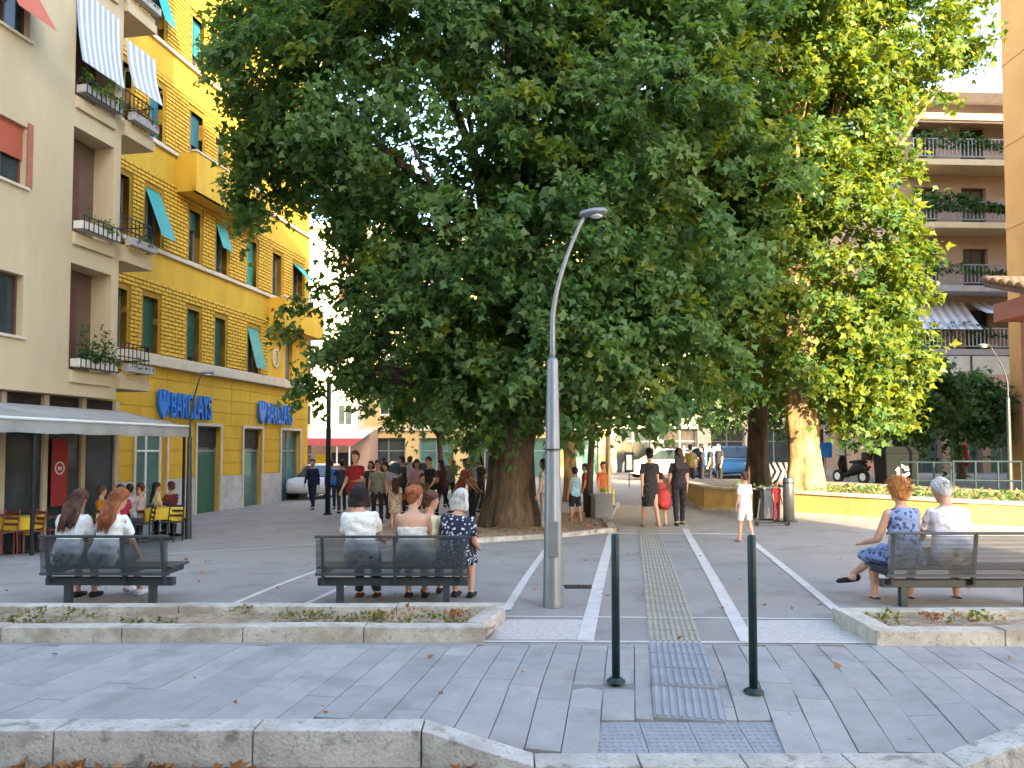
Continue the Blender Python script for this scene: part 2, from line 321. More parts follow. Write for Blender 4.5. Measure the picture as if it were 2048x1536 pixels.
# tree pit round the great plane tree
pit = [(-2.7, 14.55), (-.9, 14.5), (.9, 15.2), (2.05, 16.0), (2.25, 20.6), (-3.2, 20.8)]
pb = empty('tree_pit', (0, 17.8, g(0, 17.8)), label='brown earth tree pit with low stone edge around the great plane tree', cat='tree pit')
def off(o, b): o.location = -b.location; return o
m = MB(); m.add([(x, y, g(x, y) + .05) for x, y in pit], [tuple(range(6))]); off(m.build('soil', 'soil', pb), pb)
for i in range(6):
    a, b = Vector(pit[i]), Vector(pit[(i + 1) % 6]); n = max(1, int((b - a).length / 1.0)); s = Vector(((b - a).y, -(b - a).x)).normalized() * .09
    for k in range(n):
        q0, q1 = a.lerp(b, (k + .006) / n), a.lerp(b, (k + .994) / n); vs = []
        for z in (-.1, .085):
            for q in (q0 - s, q1 - s, q1 + s, q0 + s): vs.append((q.x, q.y, g(q.x, q.y) + z))
        off(MB().hexa(vs).build('edge_stone', 'travertine', pb, bevel=.01), pb)
P = np.array([(x, y, g(x, y) + .06) for x, y in zip(rng.uniform(-3, 2.1, 500), rng.uniform(14.7, 20, 500)) if y > 14.7 + .3 * max(0, x + .5)])
off(leaves('fallen_leaves', P, .09, 'dry', pb, 0, kind='stuff'), pb)
# low retaining wall with a raised bed behind, curving to the right
WZ = .62
wpts = [(5.3, 28.0), (4.95, 20.4), (6.2, 18.3), (7.35, 16.4), (8.5, 14.7), (9.8, 13.3), (12, 12.3), (15, 11.6)]
lw = empty('low_wall', (6.6, 15.25, 0), label='low plastered yellow retaining wall with pale stone coping around raised bed', cat='wall')
wm, cm, lm = MB(), MB(), MB()
def offs(i):
    a = Vector(wpts[max(0, i - 1)]); b = Vector(wpts[min(len(wpts) - 1, i + 1)]); d = (b - a).normalized(); return Vector((-d.y, d.x))
for i in range(len(wpts) - 1):
    a, b = Vector(wpts[i]), Vector(wpts[i + 1]); na, nb = offs(i), offs(i + 1)
    def q(p, n, w, z): r = p + n * w; return (r.x, r.y, z)
    wm.hexa([q(a, na, 0, -.6), q(b, nb, 0, -.6), q(b, nb, .3, -.6), q(a, na, .3, -.6), q(a, na, 0, WZ - .06), q(b, nb, 0, WZ - .06), q(b, nb, .3, WZ - .06), q(a, na, .3, WZ - .06)])
    n = max(1, int((b - a).length / .9))
    for k in range(n):
        t0, t1 = (k + .004) / n, (k + .996) / n; qa, qb = a.lerp(b, t0), a.lerp(b, t1); ma, mb_ = na.lerp(nb, t0), na.lerp(nb, t1)
        off(MB().hexa([q(qa, ma, -.035, WZ - .06), q(qb, mb_, -.035, WZ - .06), q(qb, mb_, .33, WZ - .06), q(qa, ma, .33, WZ - .06), q(qa, ma, -.035, WZ), q(qb, mb_, -.035, WZ), q(qb, mb_, .33, WZ), q(qa, ma, .33, WZ)]).build('coping_stone', 'travertine', lw, bevel=.008), lw)
    lm.hexa([q(a, na, -.06, -.6), q(b, nb, -.06, -.6), q(b, nb, .01, -.6), q(a, na, .01, -.6), q(a, na, -.06, g(*a) + .08), q(b, nb, -.06, g(*b) + .08), q(b, nb, .01, g(*b) + .08), q(a, na, .01, g(*a) + .08)])
off(wm.build('wall', 'wall_yellow', lw), lw); off(lm.build('plinth', 'travertine', lw), lw)
inner = [(Vector(p) + offs(i) * .28) for i, p in enumerate(wpts)]
poly = [(p.x, p.y, WZ - .08) for p in inner] + [(15, 15.5, WZ - .08), (12.5, 19.5, WZ - .08), (10.5, 25, WZ - .08), (8, 27, WZ - .08)]
off(MB().add(poly, [tuple(range(len(poly)))]).build('soil', 'soil', lw), lw)
P = []
while len(P) < 2400:
    t = random.random() ** 1.2 * 2.8 + .35; k = random.randrange(1, len(wpts) - 1); s = random.random(); a = inner[k].lerp(inner[k + 1] if k + 1 < len(inner) else inner[k], s); n = offs(k)
    P.append((a.x + n.x * t, a.y + n.y * t, WZ - .06 + random.random() * .12))
off(leaves('ground_cover', np.array(P), .09, ['leaf', 'weed'], lw, -.6, mi=rng.integers(0, 2, len(P)), kind='stuff'), lw)
# ---------------------------------------------------------------- planter beds beside the sidewalk
def planter(label, x0, x1, y0, y1, xb0, xb1, seed):
    r = random.Random(seed); b = empty('planter_bed', ((x0 + x1) / 2, y0, 0), label=label, cat='planter', group='kerbed beds along the sidewalk'); h = .125; w = .17
    def run(a, c):
        a, c = Vector(a), Vector(c); d = c - a; n = max(1, round(d.length / .95)); s = Vector((-d.y, d.x)).normalized() * w
        for k in range(n):
            q0, q1 = a.lerp(c, k / n), a.lerp(c, (k + 1) / n); e = d.normalized() * .004; q0, q1 = q0 + e, q1 - e; j = r.uniform(-.006, .006); vs = []
            for z in (-.1, h + j):
                for q in (q0, q1, q1 + s, q0 + s): vs.append((q.x, q.y, z + g(q.x, q.y)))
            off(MB().hexa(vs).build('kerb_stone', 'travertine', b, bevel=.006), b)
    run((x0, y0), (x1, y0)); run((x1, y0 + w), (xb1, y1 - w)); run((xb1, y1), (xb0, y1)); run((xb0, y1 - w), (x0, y0 + w))
    xs_, ys_ = lin(min(x0, xb0) + .05, max(x1, xb1) - .08, 40), lin(y0 + .1, y1 - .1, 8)
    off(sheet(lambda x, y: .06 + .03 * math.sin(x * 3.1 + seed) * math.sin(y * 7) + r.uniform(-.012, .012), xs_, ys_).build('soil', 'soil', b, True), b)
    P = []; mi = []
    for _ in range(int((x1 - x0) * 6)):
        cx, cy = r.uniform(x0 + .25, x1 - .25), r.uniform(y0 + .22, y1 - .24); n = r.randrange(12, 60); t = r.random(); hh = r.uniform(.03, .11)
        for _ in range(n): P.append((cx + r.gauss(0, .07), cy + r.gauss(0, .05), .07 + r.random() * hh)); mi.append(0 if t < .6 else 1 if t < .8 else 2)
    off(leaves('weeds', np.array(P), .034, ['weed', 'leaf_warm', 'dry'], b, -1.1, mi=np.array(mi), kind='stuff', out=None), b)
planter('long kerbed bed of dry earth and weeds in front of two benches', -9.0, -.22, 6.42, 7.42, -9.0, -.06, 3)
planter('kerbed bed of bare brown earth in front of the bench with the old couple', 2.88, 9.0, 6.30, 7.22, 2.90, 9.0, 8)
# dry leaves in the gutter and scattered on the paving
P = [(random.uniform(-5, -.1), 4.36 - abs(random.gauss(0, .07)), -.185 + random.random() * .02) for _ in range(700)]
P = [p for p in P if math.sin(p[0] * 2.6 + .6) > -.2]
tag(leaves('dry_leaves', np.array(P), .06, 'dry', None, 0), 'drift of dry orange leaves in the gutter below the kerb', 'leaves', kind='stuff')
P = []
for _ in range(150):
    x, y = random.uniform(-6, 6), random.uniform(4.7, 13); P.append((x, y, (sw(x, y) if y < 6.34 else g(x, y)) + .008))
tag(leaves('litter_leaves', np.array(P), .045, 'dry', None, 0), 'single dry leaves scattered over the grey paving', 'leaves', kind='stuff')
# ---------------------------------------------------------------- trees
def trunk_mesh(path, rad, n=36, ridge=.05, seed=1):
    r = random.Random(seed); ph = [r.uniform(0, 6.28) for _ in range(6)]; m = MB(); vs = []; fs = []; N = len(path)
    for i in range(N):
        p = Vector(path[i])
        for k in range(n):
            a = 2 * math.pi * k / n
            q = 1 + ridge * (math.sin(5 * a + ph[0] + i * .15) + .6 * math.sin(11 * a + ph[1] - i * .3) + .5 * math.sin(17 * a + ph[2] + i * .5)) + r.uniform(-.3, .3) * ridge
            vs.append((p.x + math.cos(a) * rad[i] * q, p.y + math.sin(a) * rad[i] * q, p.z))
    for i in range(N - 1):
        for k in range(n): k2 = (k + 1) % n; fs.append((i * n + k, i * n + k2, (i + 1) * n + k2, (i + 1) * n + k))
    fs.append(tuple(range((N - 1) * n, N * n))); return m.add(vs, fs)
def tree(base, label, th, tr, lobes, nclump, per, lsize, spread, bark='bark', mats=('leaf', 'leaf_warm', 'leaf_light'), warm=.15, seed=1, keep=None, group=None, limbs=16, lim_r=.12, shell=.55):
    global rng
    rng = np.random.default_rng(seed); rr = random.Random(seed); b = empty('plane_tree', base, label=label, cat='tree', group=group)
    top = max(c[2] + r[2] for c, r in lobes) * .78; N = 26; path = []; rad = []
    for i in range(N):
        t = i / (N - 1); z = -.3 + t * top
        path.append((.10 * math.sin(t * 4 + seed), .10 * math.cos(t * 3 + seed), z)); f = 1 + .42 * math.exp(-max(0, z) / .35); rad.append(tr * f * (1 - .8 * sm((z - th) / (top - th + .1))) if z > th else tr * f * (1 - .07 * z))
    trunk_mesh(path, rad, seed=seed).build('trunk', bark, b, True)
    cs = []; os_ = []; w = np.array([r[0] * r[1] * r[2] for c, r in lobes]); w = w ** .72; w /= w.sum()
    while len(cs) < nclump:
        c, r = lobes[rng.choice(len(lobes), p=w)]; v = rng.normal(size=3); v /= np.linalg.norm(v)
        if v[1] > .35 and rng.random() < .6: continue
        q = (shell + (1 - shell) * rng.random() ** .6) * (.93 + .13 * math.sin(v[0] * 5 + seed) * math.sin(v[2] * 6 + seed * 2) + .10 * math.sin(v[1] * 7 + v[2] * 9)); p = np.array(c) + v * np.array(r) * q
        if keep is not None and not keep(p + np.array(base)): continue
        cs.append(p); os_.append(v)
    cs = np.array(cs); os_ = np.array(os_)
    br = MB()
    for k in range(limbs):
        i = rng.integers(len(cs)); e = Vector(cs[i]) * .92; z0 = max(th * .95, min(top * .85, e.z * rr.uniform(.35, .7))); s = Vector((0, 0, z0)); mid = s.lerp(e, .5) + Vector((rr.uniform(-.3, .3), rr.uniform(-.3, .3), rr.uniform(.1, .6)))
        pa = [s, s.lerp(mid, .5) + Vector((0, 0, .1)), mid, mid.lerp(e, .55) + Vector((0, 0, .08)), e]; br.tube(pa, [lim_r, lim_r * .8, lim_r * .6, lim_r * .4, lim_r * .12], 7)
        for _ in range(3):
            d2 = cs[np.argmin(((cs - np.array(mid.lerp(e, rr.random()))) ** 2).sum(1) + rng.random(len(cs)) * 2)]; br.tube([mid.lerp(e, .2), (mid + Vector(d2)) * .5, Vector(d2)], [lim_r * .35, lim_r * .22, lim_r * .06], 5)
    br.build('limbs', bark, b, True)
    P = []; O = []; M = []
    for c, v in zip(cs, os_):                           # each clump is a handful of drooping leafy twigs
        wc = rng.random() < warm; lc = rng.random() < .42; k = rng.integers(4, 8)
        for _ in range(k):
            n = max(4, int(per / 5.5 * rng.uniform(.5, 1.5))); d = v * [.8, .8, .5] + rng.normal(size=3) * [.75, .75, .35]; d /= np.linalg.norm(d); ln = spread * rng.uniform(1.4, 3.0); t = rng.random(n) ** .75
            q = c + d * (t * ln)[:, None]; q[:, 2] -= (t * ln) ** 2 * .55; q += rng.normal(size=(n, 3)) * spread * .30
            P.append(q); O.append(np.repeat(v[None], n, 0)); M.append(np.where(rng.random(n) < (.8 if wc else .015), 1, 2 if lc else 0))
    leaves('crown', np.concatenate(P), lsize, list(mats), b, .55, mi=np.concatenate(M), out=np.concatenate(O)); return b
def keep_main(p):                                       # bare patches where the sky shows through the crown
    x, y, z = p
    if z < 2.25 + .25 * math.sin(x * 2.2) + .02 * abs(x): return False
    if x < -3.6 and z < 6.2: return x > -4.7 and rng.random() < .3
    n = math.sin(x * 1.25 + 1.2) * math.sin(z * 1.1 + .7) + .55 * math.sin(x * 2.7 + z * 2.1) + .35 * math.sin(x * 4.3 - z * 3.7 + 1)
    return n < .88
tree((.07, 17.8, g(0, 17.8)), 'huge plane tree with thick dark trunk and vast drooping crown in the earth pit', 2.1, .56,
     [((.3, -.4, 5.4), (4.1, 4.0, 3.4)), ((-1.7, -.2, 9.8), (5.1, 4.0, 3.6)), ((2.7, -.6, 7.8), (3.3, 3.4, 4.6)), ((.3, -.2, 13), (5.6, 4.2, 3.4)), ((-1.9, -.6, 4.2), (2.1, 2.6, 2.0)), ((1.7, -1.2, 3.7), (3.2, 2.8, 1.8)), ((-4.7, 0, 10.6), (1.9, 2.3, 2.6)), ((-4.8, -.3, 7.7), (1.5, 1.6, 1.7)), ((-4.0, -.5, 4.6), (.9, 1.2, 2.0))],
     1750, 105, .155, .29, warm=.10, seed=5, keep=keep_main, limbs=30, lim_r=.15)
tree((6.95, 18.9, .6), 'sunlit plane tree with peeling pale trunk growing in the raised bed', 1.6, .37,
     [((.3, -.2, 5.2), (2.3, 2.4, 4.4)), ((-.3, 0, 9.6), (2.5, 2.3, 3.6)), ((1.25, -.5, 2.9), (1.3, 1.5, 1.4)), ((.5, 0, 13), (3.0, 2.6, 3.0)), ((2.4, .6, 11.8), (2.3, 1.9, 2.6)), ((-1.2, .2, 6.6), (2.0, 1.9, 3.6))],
     860, 105, .15, .27, bark='bark_light', warm=.8, seed=9, limbs=18, lim_r=.10, keep=lambda p: p[2] > 2.15 + (.9 if p[0] < 7.6 else 0) and math.sin(p[0] * 2.2) * math.sin(p[2] * 1.7) + .4 * math.sin(p[2] * 3.3 + p[0]) < .85)  # high warm share: yellow of sunlight put into this crown's leaf colour
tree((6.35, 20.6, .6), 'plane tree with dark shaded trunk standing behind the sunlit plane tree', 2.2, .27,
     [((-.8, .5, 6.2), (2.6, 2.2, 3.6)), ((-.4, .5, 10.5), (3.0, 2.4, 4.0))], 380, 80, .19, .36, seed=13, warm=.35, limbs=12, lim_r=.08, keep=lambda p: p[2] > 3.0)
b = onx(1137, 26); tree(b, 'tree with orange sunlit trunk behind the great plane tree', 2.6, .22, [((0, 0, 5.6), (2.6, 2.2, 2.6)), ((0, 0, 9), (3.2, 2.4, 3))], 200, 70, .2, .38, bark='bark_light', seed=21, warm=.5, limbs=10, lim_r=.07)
b = onx(1187, 19.3); tree(b, 'slim dark-stemmed tree beside the grey concrete box', 2.6, .085, [((0, 0, 4.6), (1.5, 1.5, 1.7))], 60, 60, .18, .36, seed=23, limbs=6, lim_r=.04)
b = onx(1790, 27); tree(b, 'dark bushy street tree beside the recycling bin', 2.0, .13, [((0, 0, 3.3), (1.9, 1.6, 1.5))], 150, 75, .17, .34, mats=('leaf_far', 'leaf', 'leaf'), seed=25, limbs=8, lim_r=.05)
b = onx(1915, 31); tree(b, 'dark round street tree in front of the balcony building', 2.0, .13, [((0, 0, 2.9), (1.7, 1.4, 1.2))], 110, 75, .17, .36, mats=('leaf_far', 'leaf', 'leaf'), seed=27, limbs=8, lim_r=.05)
b = onx(1690, 33); tree(b, 'green street tree far behind the sunlit plane tree', 2.2, .13, [((0, 0, 4.6), (2.2, 1.8, 2.2))], 130, 75, .18, .38, mats=('leaf_far', 'leaf', 'leaf'), seed=29, limbs=8, lim_r=.05)
b = onx(1500, 36); tree(b, 'green street tree among the far parked cars', 2.2, .13, [((0, 0, 4.4), (2.3, 1.8, 2.0))], 120, 75, .18, .38, mats=('leaf_far', 'leaf', 'leaf'), seed=31, limbs=8, lim_r=.05)
b = onx(880, 34); tree(b, 'green street tree in front of the ochre building', 2.4, .13, [((0, 0, 5.2), (2.6, 1.8, 2.4))], 130, 75, .19, .38, mats=('leaf_far', 'leaf', 'leaf'), seed=33, limbs=8, lim_r=.05)
# ================================================================ buildings
def facade(m, fr, u0, u1, v0, v1, ops, mi=0):
    us = sorted({u0, u1, *[o[0] for o in ops], *[o[1] for o in ops]}); vs_ = sorted({v0, v1, *[o[2] for o in ops], *[o[3] for o in ops]})
    us = [u for u in us if u0 <= u <= u1]; vs_ = [v for v in vs_ if v0 <= v <= v1]
    for a, b in zip(us, us[1:]):
        for c, d in zip(vs_, vs_[1:]):
            x, z = (a + b) / 2, (c + d) / 2
            if any(o[0] < x < o[1] and o[2] < z < o[3] for o in ops): continue
            m.quad(fr(a, c), fr(b, c), fr(b, d), fr(a, d), mi)
    for o in ops:
        a, b, c, d, w = o[0], o[1], o[2], o[3], -o[4]
        m.quad(fr(a, c), fr(a, d), fr(a, d, w), fr(a, c, w), mi); m.quad(fr(b, c), fr(b, d), fr(b, d, w), fr(b, c, w), mi)
        m.quad(fr(a, c), fr(b, c), fr(b, c, w), fr(a, c, w), mi); m.quad(fr(a, d), fr(b, d), fr(b, d, w), fr(a, d, w), mi)
    return m
def shell(m, fr, u0, u1, v0, v1, D, mi=0):              # ends, back and roof behind a facade
    m.quad(fr(u0, v0), fr(u0, v1), fr(u0, v1, -D), fr(u0, v0, -D), mi); m.quad(fr(u1, v0), fr(u1, v1), fr(u1, v1, -D), fr(u1, v0, -D), mi)
    m.quad(fr(u0, v0, -D), fr(u1, v0, -D), fr(u1, v1, -D), fr(u0, v1, -D), mi); m.quad(fr(u0, v1), fr(u1, v1), fr(u1, v1, -D), fr(u0, v1, -D), mi)
def window(par, fr, o, fm='white_paint', pane='glass', sill='stone_trim', mull=1, fw=.05, trans=False):
    a, b, c, d, w = o[:5]; m = MB(); z0, z1 = -w + .02, -w + .07
    m.fbox(fr, a, a + fw, c, d, z0, z1); m.fbox(fr, b - fw, b, c, d, z0, z1); m.fbox(fr, a + fw, b - fw, c, c + fw, z0, z1); m.fbox(fr, a + fw, b - fw, d - fw, d, z0, z1)
    for k in range(mull): u = a + (b - a) * (k + 1) / (mull + 1); m.fbox(fr, u - fw * .4, u + fw * .4, c + fw, d - fw, z0, z1 - .005)
    if trans: v = c + (d - c) * .72; m.fbox(fr, a + fw, b - fw, v - .03, v + .03, z0, z1 + .004)
    wo = m.build('window', fm, par); wo.location = -par.location
    MB().fbox(fr, a - .01, b + .01, c - .01, d + .01, -w - .02, -w + .03).build('pane', pane, wo)
    if sill: MB().fbox(fr, a - .06, b + .06, c - .06, c + .003, -w + .08, .06).build('sill', sill, wo, bevel=.006)
    return wo
def shutter(par, fr, o, mt, drop=1.0, outw=0.0, name='shutter'):   # slatted roller blind, hanging or propped out at its foot
    a, b, c, d, w = o[:5]; a += .02; b -= .02; v0 = d - (d - c) * drop; n = max(6, int((d - v0) / .06)); m = MB(); vs = []; fs = []
    base = -w + .12 if outw == 0 else -.03
    for k in range(n + 1):
        t = k / n; v = d - (d - v0) * t; x = base + outw * t
        for dx in (0, .014): vs += [fr(a, v - dx * .4, x + dx), fr(b, v - dx * .4, x + dx)]
    for k in range(n): i = 4 * k; fs += [(i, i + 1, i + 3, i + 2), (i + 2, i + 3, i + 5, i + 4)]
    o_ = m.add(vs, fs).build(name, mt, par); o_.location = -par.location; return o_
def part(m, name, mt, par, **k): o = m.build(name, mt, par, **k); o.location = -par.location; return o
# ---- yellow building
U = Vector((.18, 1, 0)).normalized(); N = Vector((1, -.18, 0)).normalized(); GY = -.75
FY = Fr((-15.85 + .18 * 20, 20, 0), U, N)
yb = empty('yellow_building', FY(6, GY), label='bright yellow corner apartment building with brick-patterned upper floors and bank at street level', cat='building')
uE = FY.px(614, 900)[0]; U0 = -1.0; VT = 19.5
def op(fr, x0, x1, y0, y1, d=.28):
    xm = (x0 + x1) / 2; return [fr.px(x0, y1)[0], fr.px(x1, y1)[0], fr.px(xm, y1)[1], fr.px(xm, y0)[1], d]
r1 = [op(FY, 284, 314, 596, 708), op(FY, 373, 397, 618, 722), op(FY, 429, 449, 637, 734), op(FY, 494, 516, 659, 752), op(FY, 570, 584, 684, 768)]
r2 = [op(FY, 289, 320, 380, 492), op(FY, 377, 399, 423, 524), op(FY, 431, 453, 450, 551), op(FY, 494, 512, 487, 578), op(FY, 545, 562, 500, 590), op(FY, 585, 604, 530, 605)]
r3 = [op(FY, 298, 324, 166, 286), op(FY, 380, 404, 228, 330), op(FY, 436, 453, 269, 356), op(FY, 498, 514, 330, 400), op(FY, 548, 564, 360, 425)]
def level(row):                                        # one sill and one head height per storey
    c = sum(o[2] for o in row[:3]) / 3; d = sum(o[3] for o in row[:3]) / 3
    for o in row: o[2], o[3] = c, d
for r_ in (r1, r2, r3): level(r_)
dv = r3[0][2] - r2[0][2]
r4 = [[o[0], o[1], o[2] + 3.35, o[3] + 3.35, o[4]] for o in r3]
r5 = [[o[0], o[1], o[2] + 3.35, min(VT - .6, o[3] + 3.35), o[4]] for o in r4]
extra = [[u, u + 1.05, r[0][2], r[0][3], .28] for r in (r1, r2, r3, r4) for u in (.6, 2.6)]
cor = FY.px(409, 741)[1]                               # cornice over the bank
gops = [op(FY, 266, 328, 847, 1030, .2), op(FY, 389, 436, 853, 1025, .2), op(FY, 483, 520, 855, 1015, .2), op(FY, 559, 597, 861, 1006, .2)]
for o in gops: o[2] = GY + .02
gt = sum(o[3] for o in gops) / 4
for o in gops: o[3] = gt
allops = r1 + r2 + r3 + r4 + extra + gops
m = facade(MB(), FY, U0, uE, GY - .3, VT, allops); shell(m, FY, U0, uE, GY - .3, VT, 12); part(m, 'wall', 'yellow', yb)
# brick courses as proud blocks between the smooth bands
def bricks(v0, v1, ops, ua, ub):
    m = MB(); H = .128; L = .38; k = 0; v = v0
    while v + H < v1:
        u = ua + (k % 2) * L * .5 - L
        while u < ub:
            a, b = max(ua, u + .02), min(ub, u + L - .02)
            segs = [(a, b)]
            for o in ops:
                if o[2] - .02 < v + H / 2 < o[3] + .12:
                    s2 = []
                    for (p, q) in segs:
                        e0, e1 = o[0] - .13, o[1] + .13
                        if q <= e0 or p >= e1: s2.append((p, q))
                        else:
                            if p < e0: s2.append((p, e0))
                            if q > e1: s2.append((e1, q))
                    segs = s2
            for p, q in segs:
                if q - p > .05: m.hexa([FY(p, v + .034, .001), FY(q, v + .034, .001), FY(q, v + .034, .055), FY(p, v + .034, .055), FY(p, v + H, .001), FY(q, v + H, .001), FY(q, v + H, .040), FY(p, v + H, .040)])
            u += L
        v += H; k += 1
    return m
uB = FY.px(535, 700)[0]; uC = FY.px(610, 560)[0]
for (c, d, ops, ub) in ((r1[0][2], r1[0][3] + .55, r1 + extra, uB), (r2[0][2], r2[0][3] + .55, r2 + extra, uC), (r3[0][2], r3[0][3] + .5, r3 + extra, uC), (r4[0][2], r4[0][3] + .4, r4 + extra, uC)):
    q = MB().fbox(FY, U0, ub, c + .02, d + .02, -.02, .0035); 
    # shadow lines of the joints, put into a darker colour behind the blocks
    jm = facade(MB(), Fr(FY(0, 0, .004), U, N), U0, ub, c + .02, d, [o for o in ops if o[2] >= c - .1 and o[3] <= d + .1 and o[1] < ub] ); part(jm, 'joint_shade', 'groove_shade', yb)
    part(bricks(c + .02, d, ops, U0, ub), 'brick_courses', 'yellow_brick', yb, kind='stuff')
for r_ in (r1, r2, r3, r4):                             # stone string course at each sill
    part(MB().fbox(FY, U0, uE + .05, r_[0][2] - .16, r_[0][2] - .035, -.02, .10), 'string_course', 'stone_trim', yb, bevel=.01)
part(MB().fbox(FY, U0, uE + .1, cor - .16, cor + .2, -.02, .24), 'cornice', 'stone_trim', yb, bevel=.03); part(MB().fbox(FY, U0, uE + .3, VT - .25, VT + .15, -.5, .5), 'eaves', 'stone_trim', yb, bevel=.03)
for i, r_ in enumerate((r1, r2, r3, r4)):
    for k, o in enumerate(r_):
        window(yb, FY, o, 'frame_grey')
for o in extra: window(yb, FY, o, 'frame_grey')
for o, mt, dr, ow in [(r1[0], 'green_shutter', .88, 0), (r1[1], 'green_shutter', .9, 0), (r1[2], 'green_shutter', .95, 0), (r1[3], 'teal_shutter', .9, .42), (r1[4], 'frame_grey', 1, 0),
                      (r2[0], 'teal_shutter', .88, .62), (r2[1], 'green_shutter', .35, 0), (r2[2], 'teal_shutter', .5, .30), (r2[3], 'teal_shutter', .97, 0), (r2[5], 'teal_shutter', .45, .8),
                      (r3[0], 'blue_shutter', .97, 0), (r3[1], 'blue_shutter', .6, 0), (r3[2], 'green_shutter', .4, 0), (r4[0], 'teal_shutter', .8, .5), (r4[1], 'teal_shutter', .7, 0), (r4[2], 'green_shutter', .9, 0)]:
    shutter(yb, FY, o, mt, dr, ow)
def parapet_balcony(fr, u0, u1, v0, v1, w):
    m = MB(); t = .14
    m.fbox(fr, u0, u1, v0 - .18, v0, .0, w - .02); m.fbox(fr, u0, u1, v0 - .18, v1, w - t, w); m.fbox(fr, u0, u0 + t, v0, v1, 0, w - t); m.fbox(fr, u1 - t, u1, v0, v1, 0, w - t)
    b = part(m, 'balcony', 'yellow', yb); MB().fbox(fr, u0 - .04, u1 + .04, v1, v1 + .07, w - t - .04, w + .04).build('coping', 'stone_trim', b, bevel=.01); return b
parapet_balcony(FY, FY.px(352, 330)[0], FY.px(505, 420)[0], r3[0][2] - 1.15, r3[0][2] - .02, .75)
parapet_balcony(FY, FY.px(536, 620)[0], uE - .02, r2[0][2] - 1.25, r2[0][2] - .18, .75)
# oval window
uo, vo = FY.px(550, 716); mo = MB()
mo.rings([(FY(uo, vo, .01), U * .30, Vector((0, 0, .40))), (FY(uo, vo, .06), U * .30, Vector((0, 0, .40))), (FY(uo, vo, .06), U * .22, Vector((0, 0, .32))), (FY(uo, vo, .02), U * .22, Vector((0, 0, .32)))], 24)
ow = part(mo, 'oval_window', 'stone_trim', yb); MB().rings([(FY(uo, vo, .005), U * .23, Vector((0, 0, .33))), (FY(uo, vo, .03), U * .23, Vector((0, 0, .33)))], 24).build('pane', 'glass', ow)
# rusticated ground floor, marble plinth and shopfront openings
pt = GY + 1.35; v = pt; piers = [(U0, gops[0][0])] + [(gops[i][1], gops[i + 1][0]) for i in range(3)] + [(gops[3][1], uE)]
while v < cor - .3:
    hgt = min(.46, cor - .18 - v)
    segs = piers if v + .2 < gt else [(U0, uE)]
    for a, b in segs:
        n = max(1, round((b - a) / 1.3)) if v + .2 >= gt else 1
        for k in range(n):
            q0 = a + (b - a) * k / n + (.006 if k else .0); q1 = a + (b - a) * (k + 1) / n - (.006 if k < n - 1 else 0)
            if v < gt < v + hgt: pass
            part(MB().fbox(FY, q0, q1, v + .016, v + hgt, -.005, .03), 'rustic_block', 'yellow', yb, bevel=.006)
    v += hgt
for a, b in piers:
    n = max(1, round((b - a) / .8))
    for k in range(n): part(MB().fbox(FY, a + (b - a) * k / n + .003, a + (b - a) * (k + 1) / n - .003, GY - .3, pt, -.005, .06), 'marble_slab', 'marble', yb, bevel=.006)
for i, o in enumerate(gops):
    wo = window(yb, FY, o, 'frame_grey' if i else 'white_paint', 'shopglass', None, 1 if i in (0, 3) else 0, .08, True)
    part(MB().fbox(FY, o[0] - .10, o[0], GY, o[3] + .1, .05, .085).fbox(FY, o[1], o[1] + .10, GY, o[3] + .1, .05, .085).fbox(FY, o[0], o[1], o[3], o[3] + .1, .05, .085), 'door_surround', 'stone_trim', yb)
    if i in (1, 2): part(MB().fbox(FY, o[0] + .05, o[1] - .05, GY + (o[3] - GY) * .76, o[3] - .05, -.13, -.10), 'grille', 'dark', yb)
o = gops[1]; part(MB().fbox(FY, o[0] + .1, o[1] - .1, GY + .05, GY + (o[3] - GY) * .68, -.14, -.115), 'roller_door', 'green_shutter', yb)
# lettering of the bank
def text_mesh(s, h, ext):
    cu = bpy.data.curves.new('lettering', 'FONT'); cu.body = s; cu.size = h / .7; cu.extrude = ext; cu.offset = .012; ob = bpy.data.objects.new('t', cu); C.objects.link(ob)
    me = bpy.data.meshes.new_from_object(ob.evaluated_get(bpy.context.evaluated_depsgraph_get())); bpy.data.objects.remove(ob); return me
def bank_sign(px0, px1, py0, py1, label):
    u0, v1 = FY.px(px0, py0); u1, v0 = FY.px(px1, py1); vm = FY.px((px0 + px1) / 2, (py0 + py1) / 2)[1]; h = .86; e = empty('bank_sign', FY(u0, vm - h / 2, .12), label=label, cat='sign', group='blue bank signs')
    me = text_mesh('BARCLAYS', h * .95, .05); me.materials.clear(); me.materials.append(MATS['blue_sign']); xsz = max(v.co.x for v in me.vertices); tw = (u1 - u0) - h * .78
    o = bpy.data.objects.new('lettering', me); link(o, e); s = tw / xsz; M = Matrix(((U.x * s, 0, N.x, 0), (U.y * s, 0, N.y, 0), (0, 1, 0, 0), (0, 0, 0, 1)))
    o.matrix_local = Matrix.Translation(U * h * .78 + Vector((0, 0, h * .08))) @ M
    half = [(0, -.5), (.10, -.47), (.06, -.30), (.16, -.42), (.17, -.24), (.27, -.36), (.27, -.16), (.37, -.26), (.37, -.04), (.45, -.10), (.46, .15), (.43, .40), (.33, .50), (.25, .38), (.19, .12), (.12, .10), (.09, .28), (.13, .40), (.04, .52), (0, .52)]
    pts = half + [(-x, y) for x, y in reversed(half[1:-1])]
    MB().prism(pts, lambda x, y, d: Vector((0, 0, (y + .5) * h * 1.08)) + U * (.33 * h + x * h * .68) + N * d, -.04, .06).build('emblem', 'blue_sign', e)
bank_sign(308, 415, 797, 832, 'blue bank lettering with eagle emblem near the cafe awning')
bank_sign(511, 578, 813, 846, 'blue bank lettering with eagle emblem near the street corner')
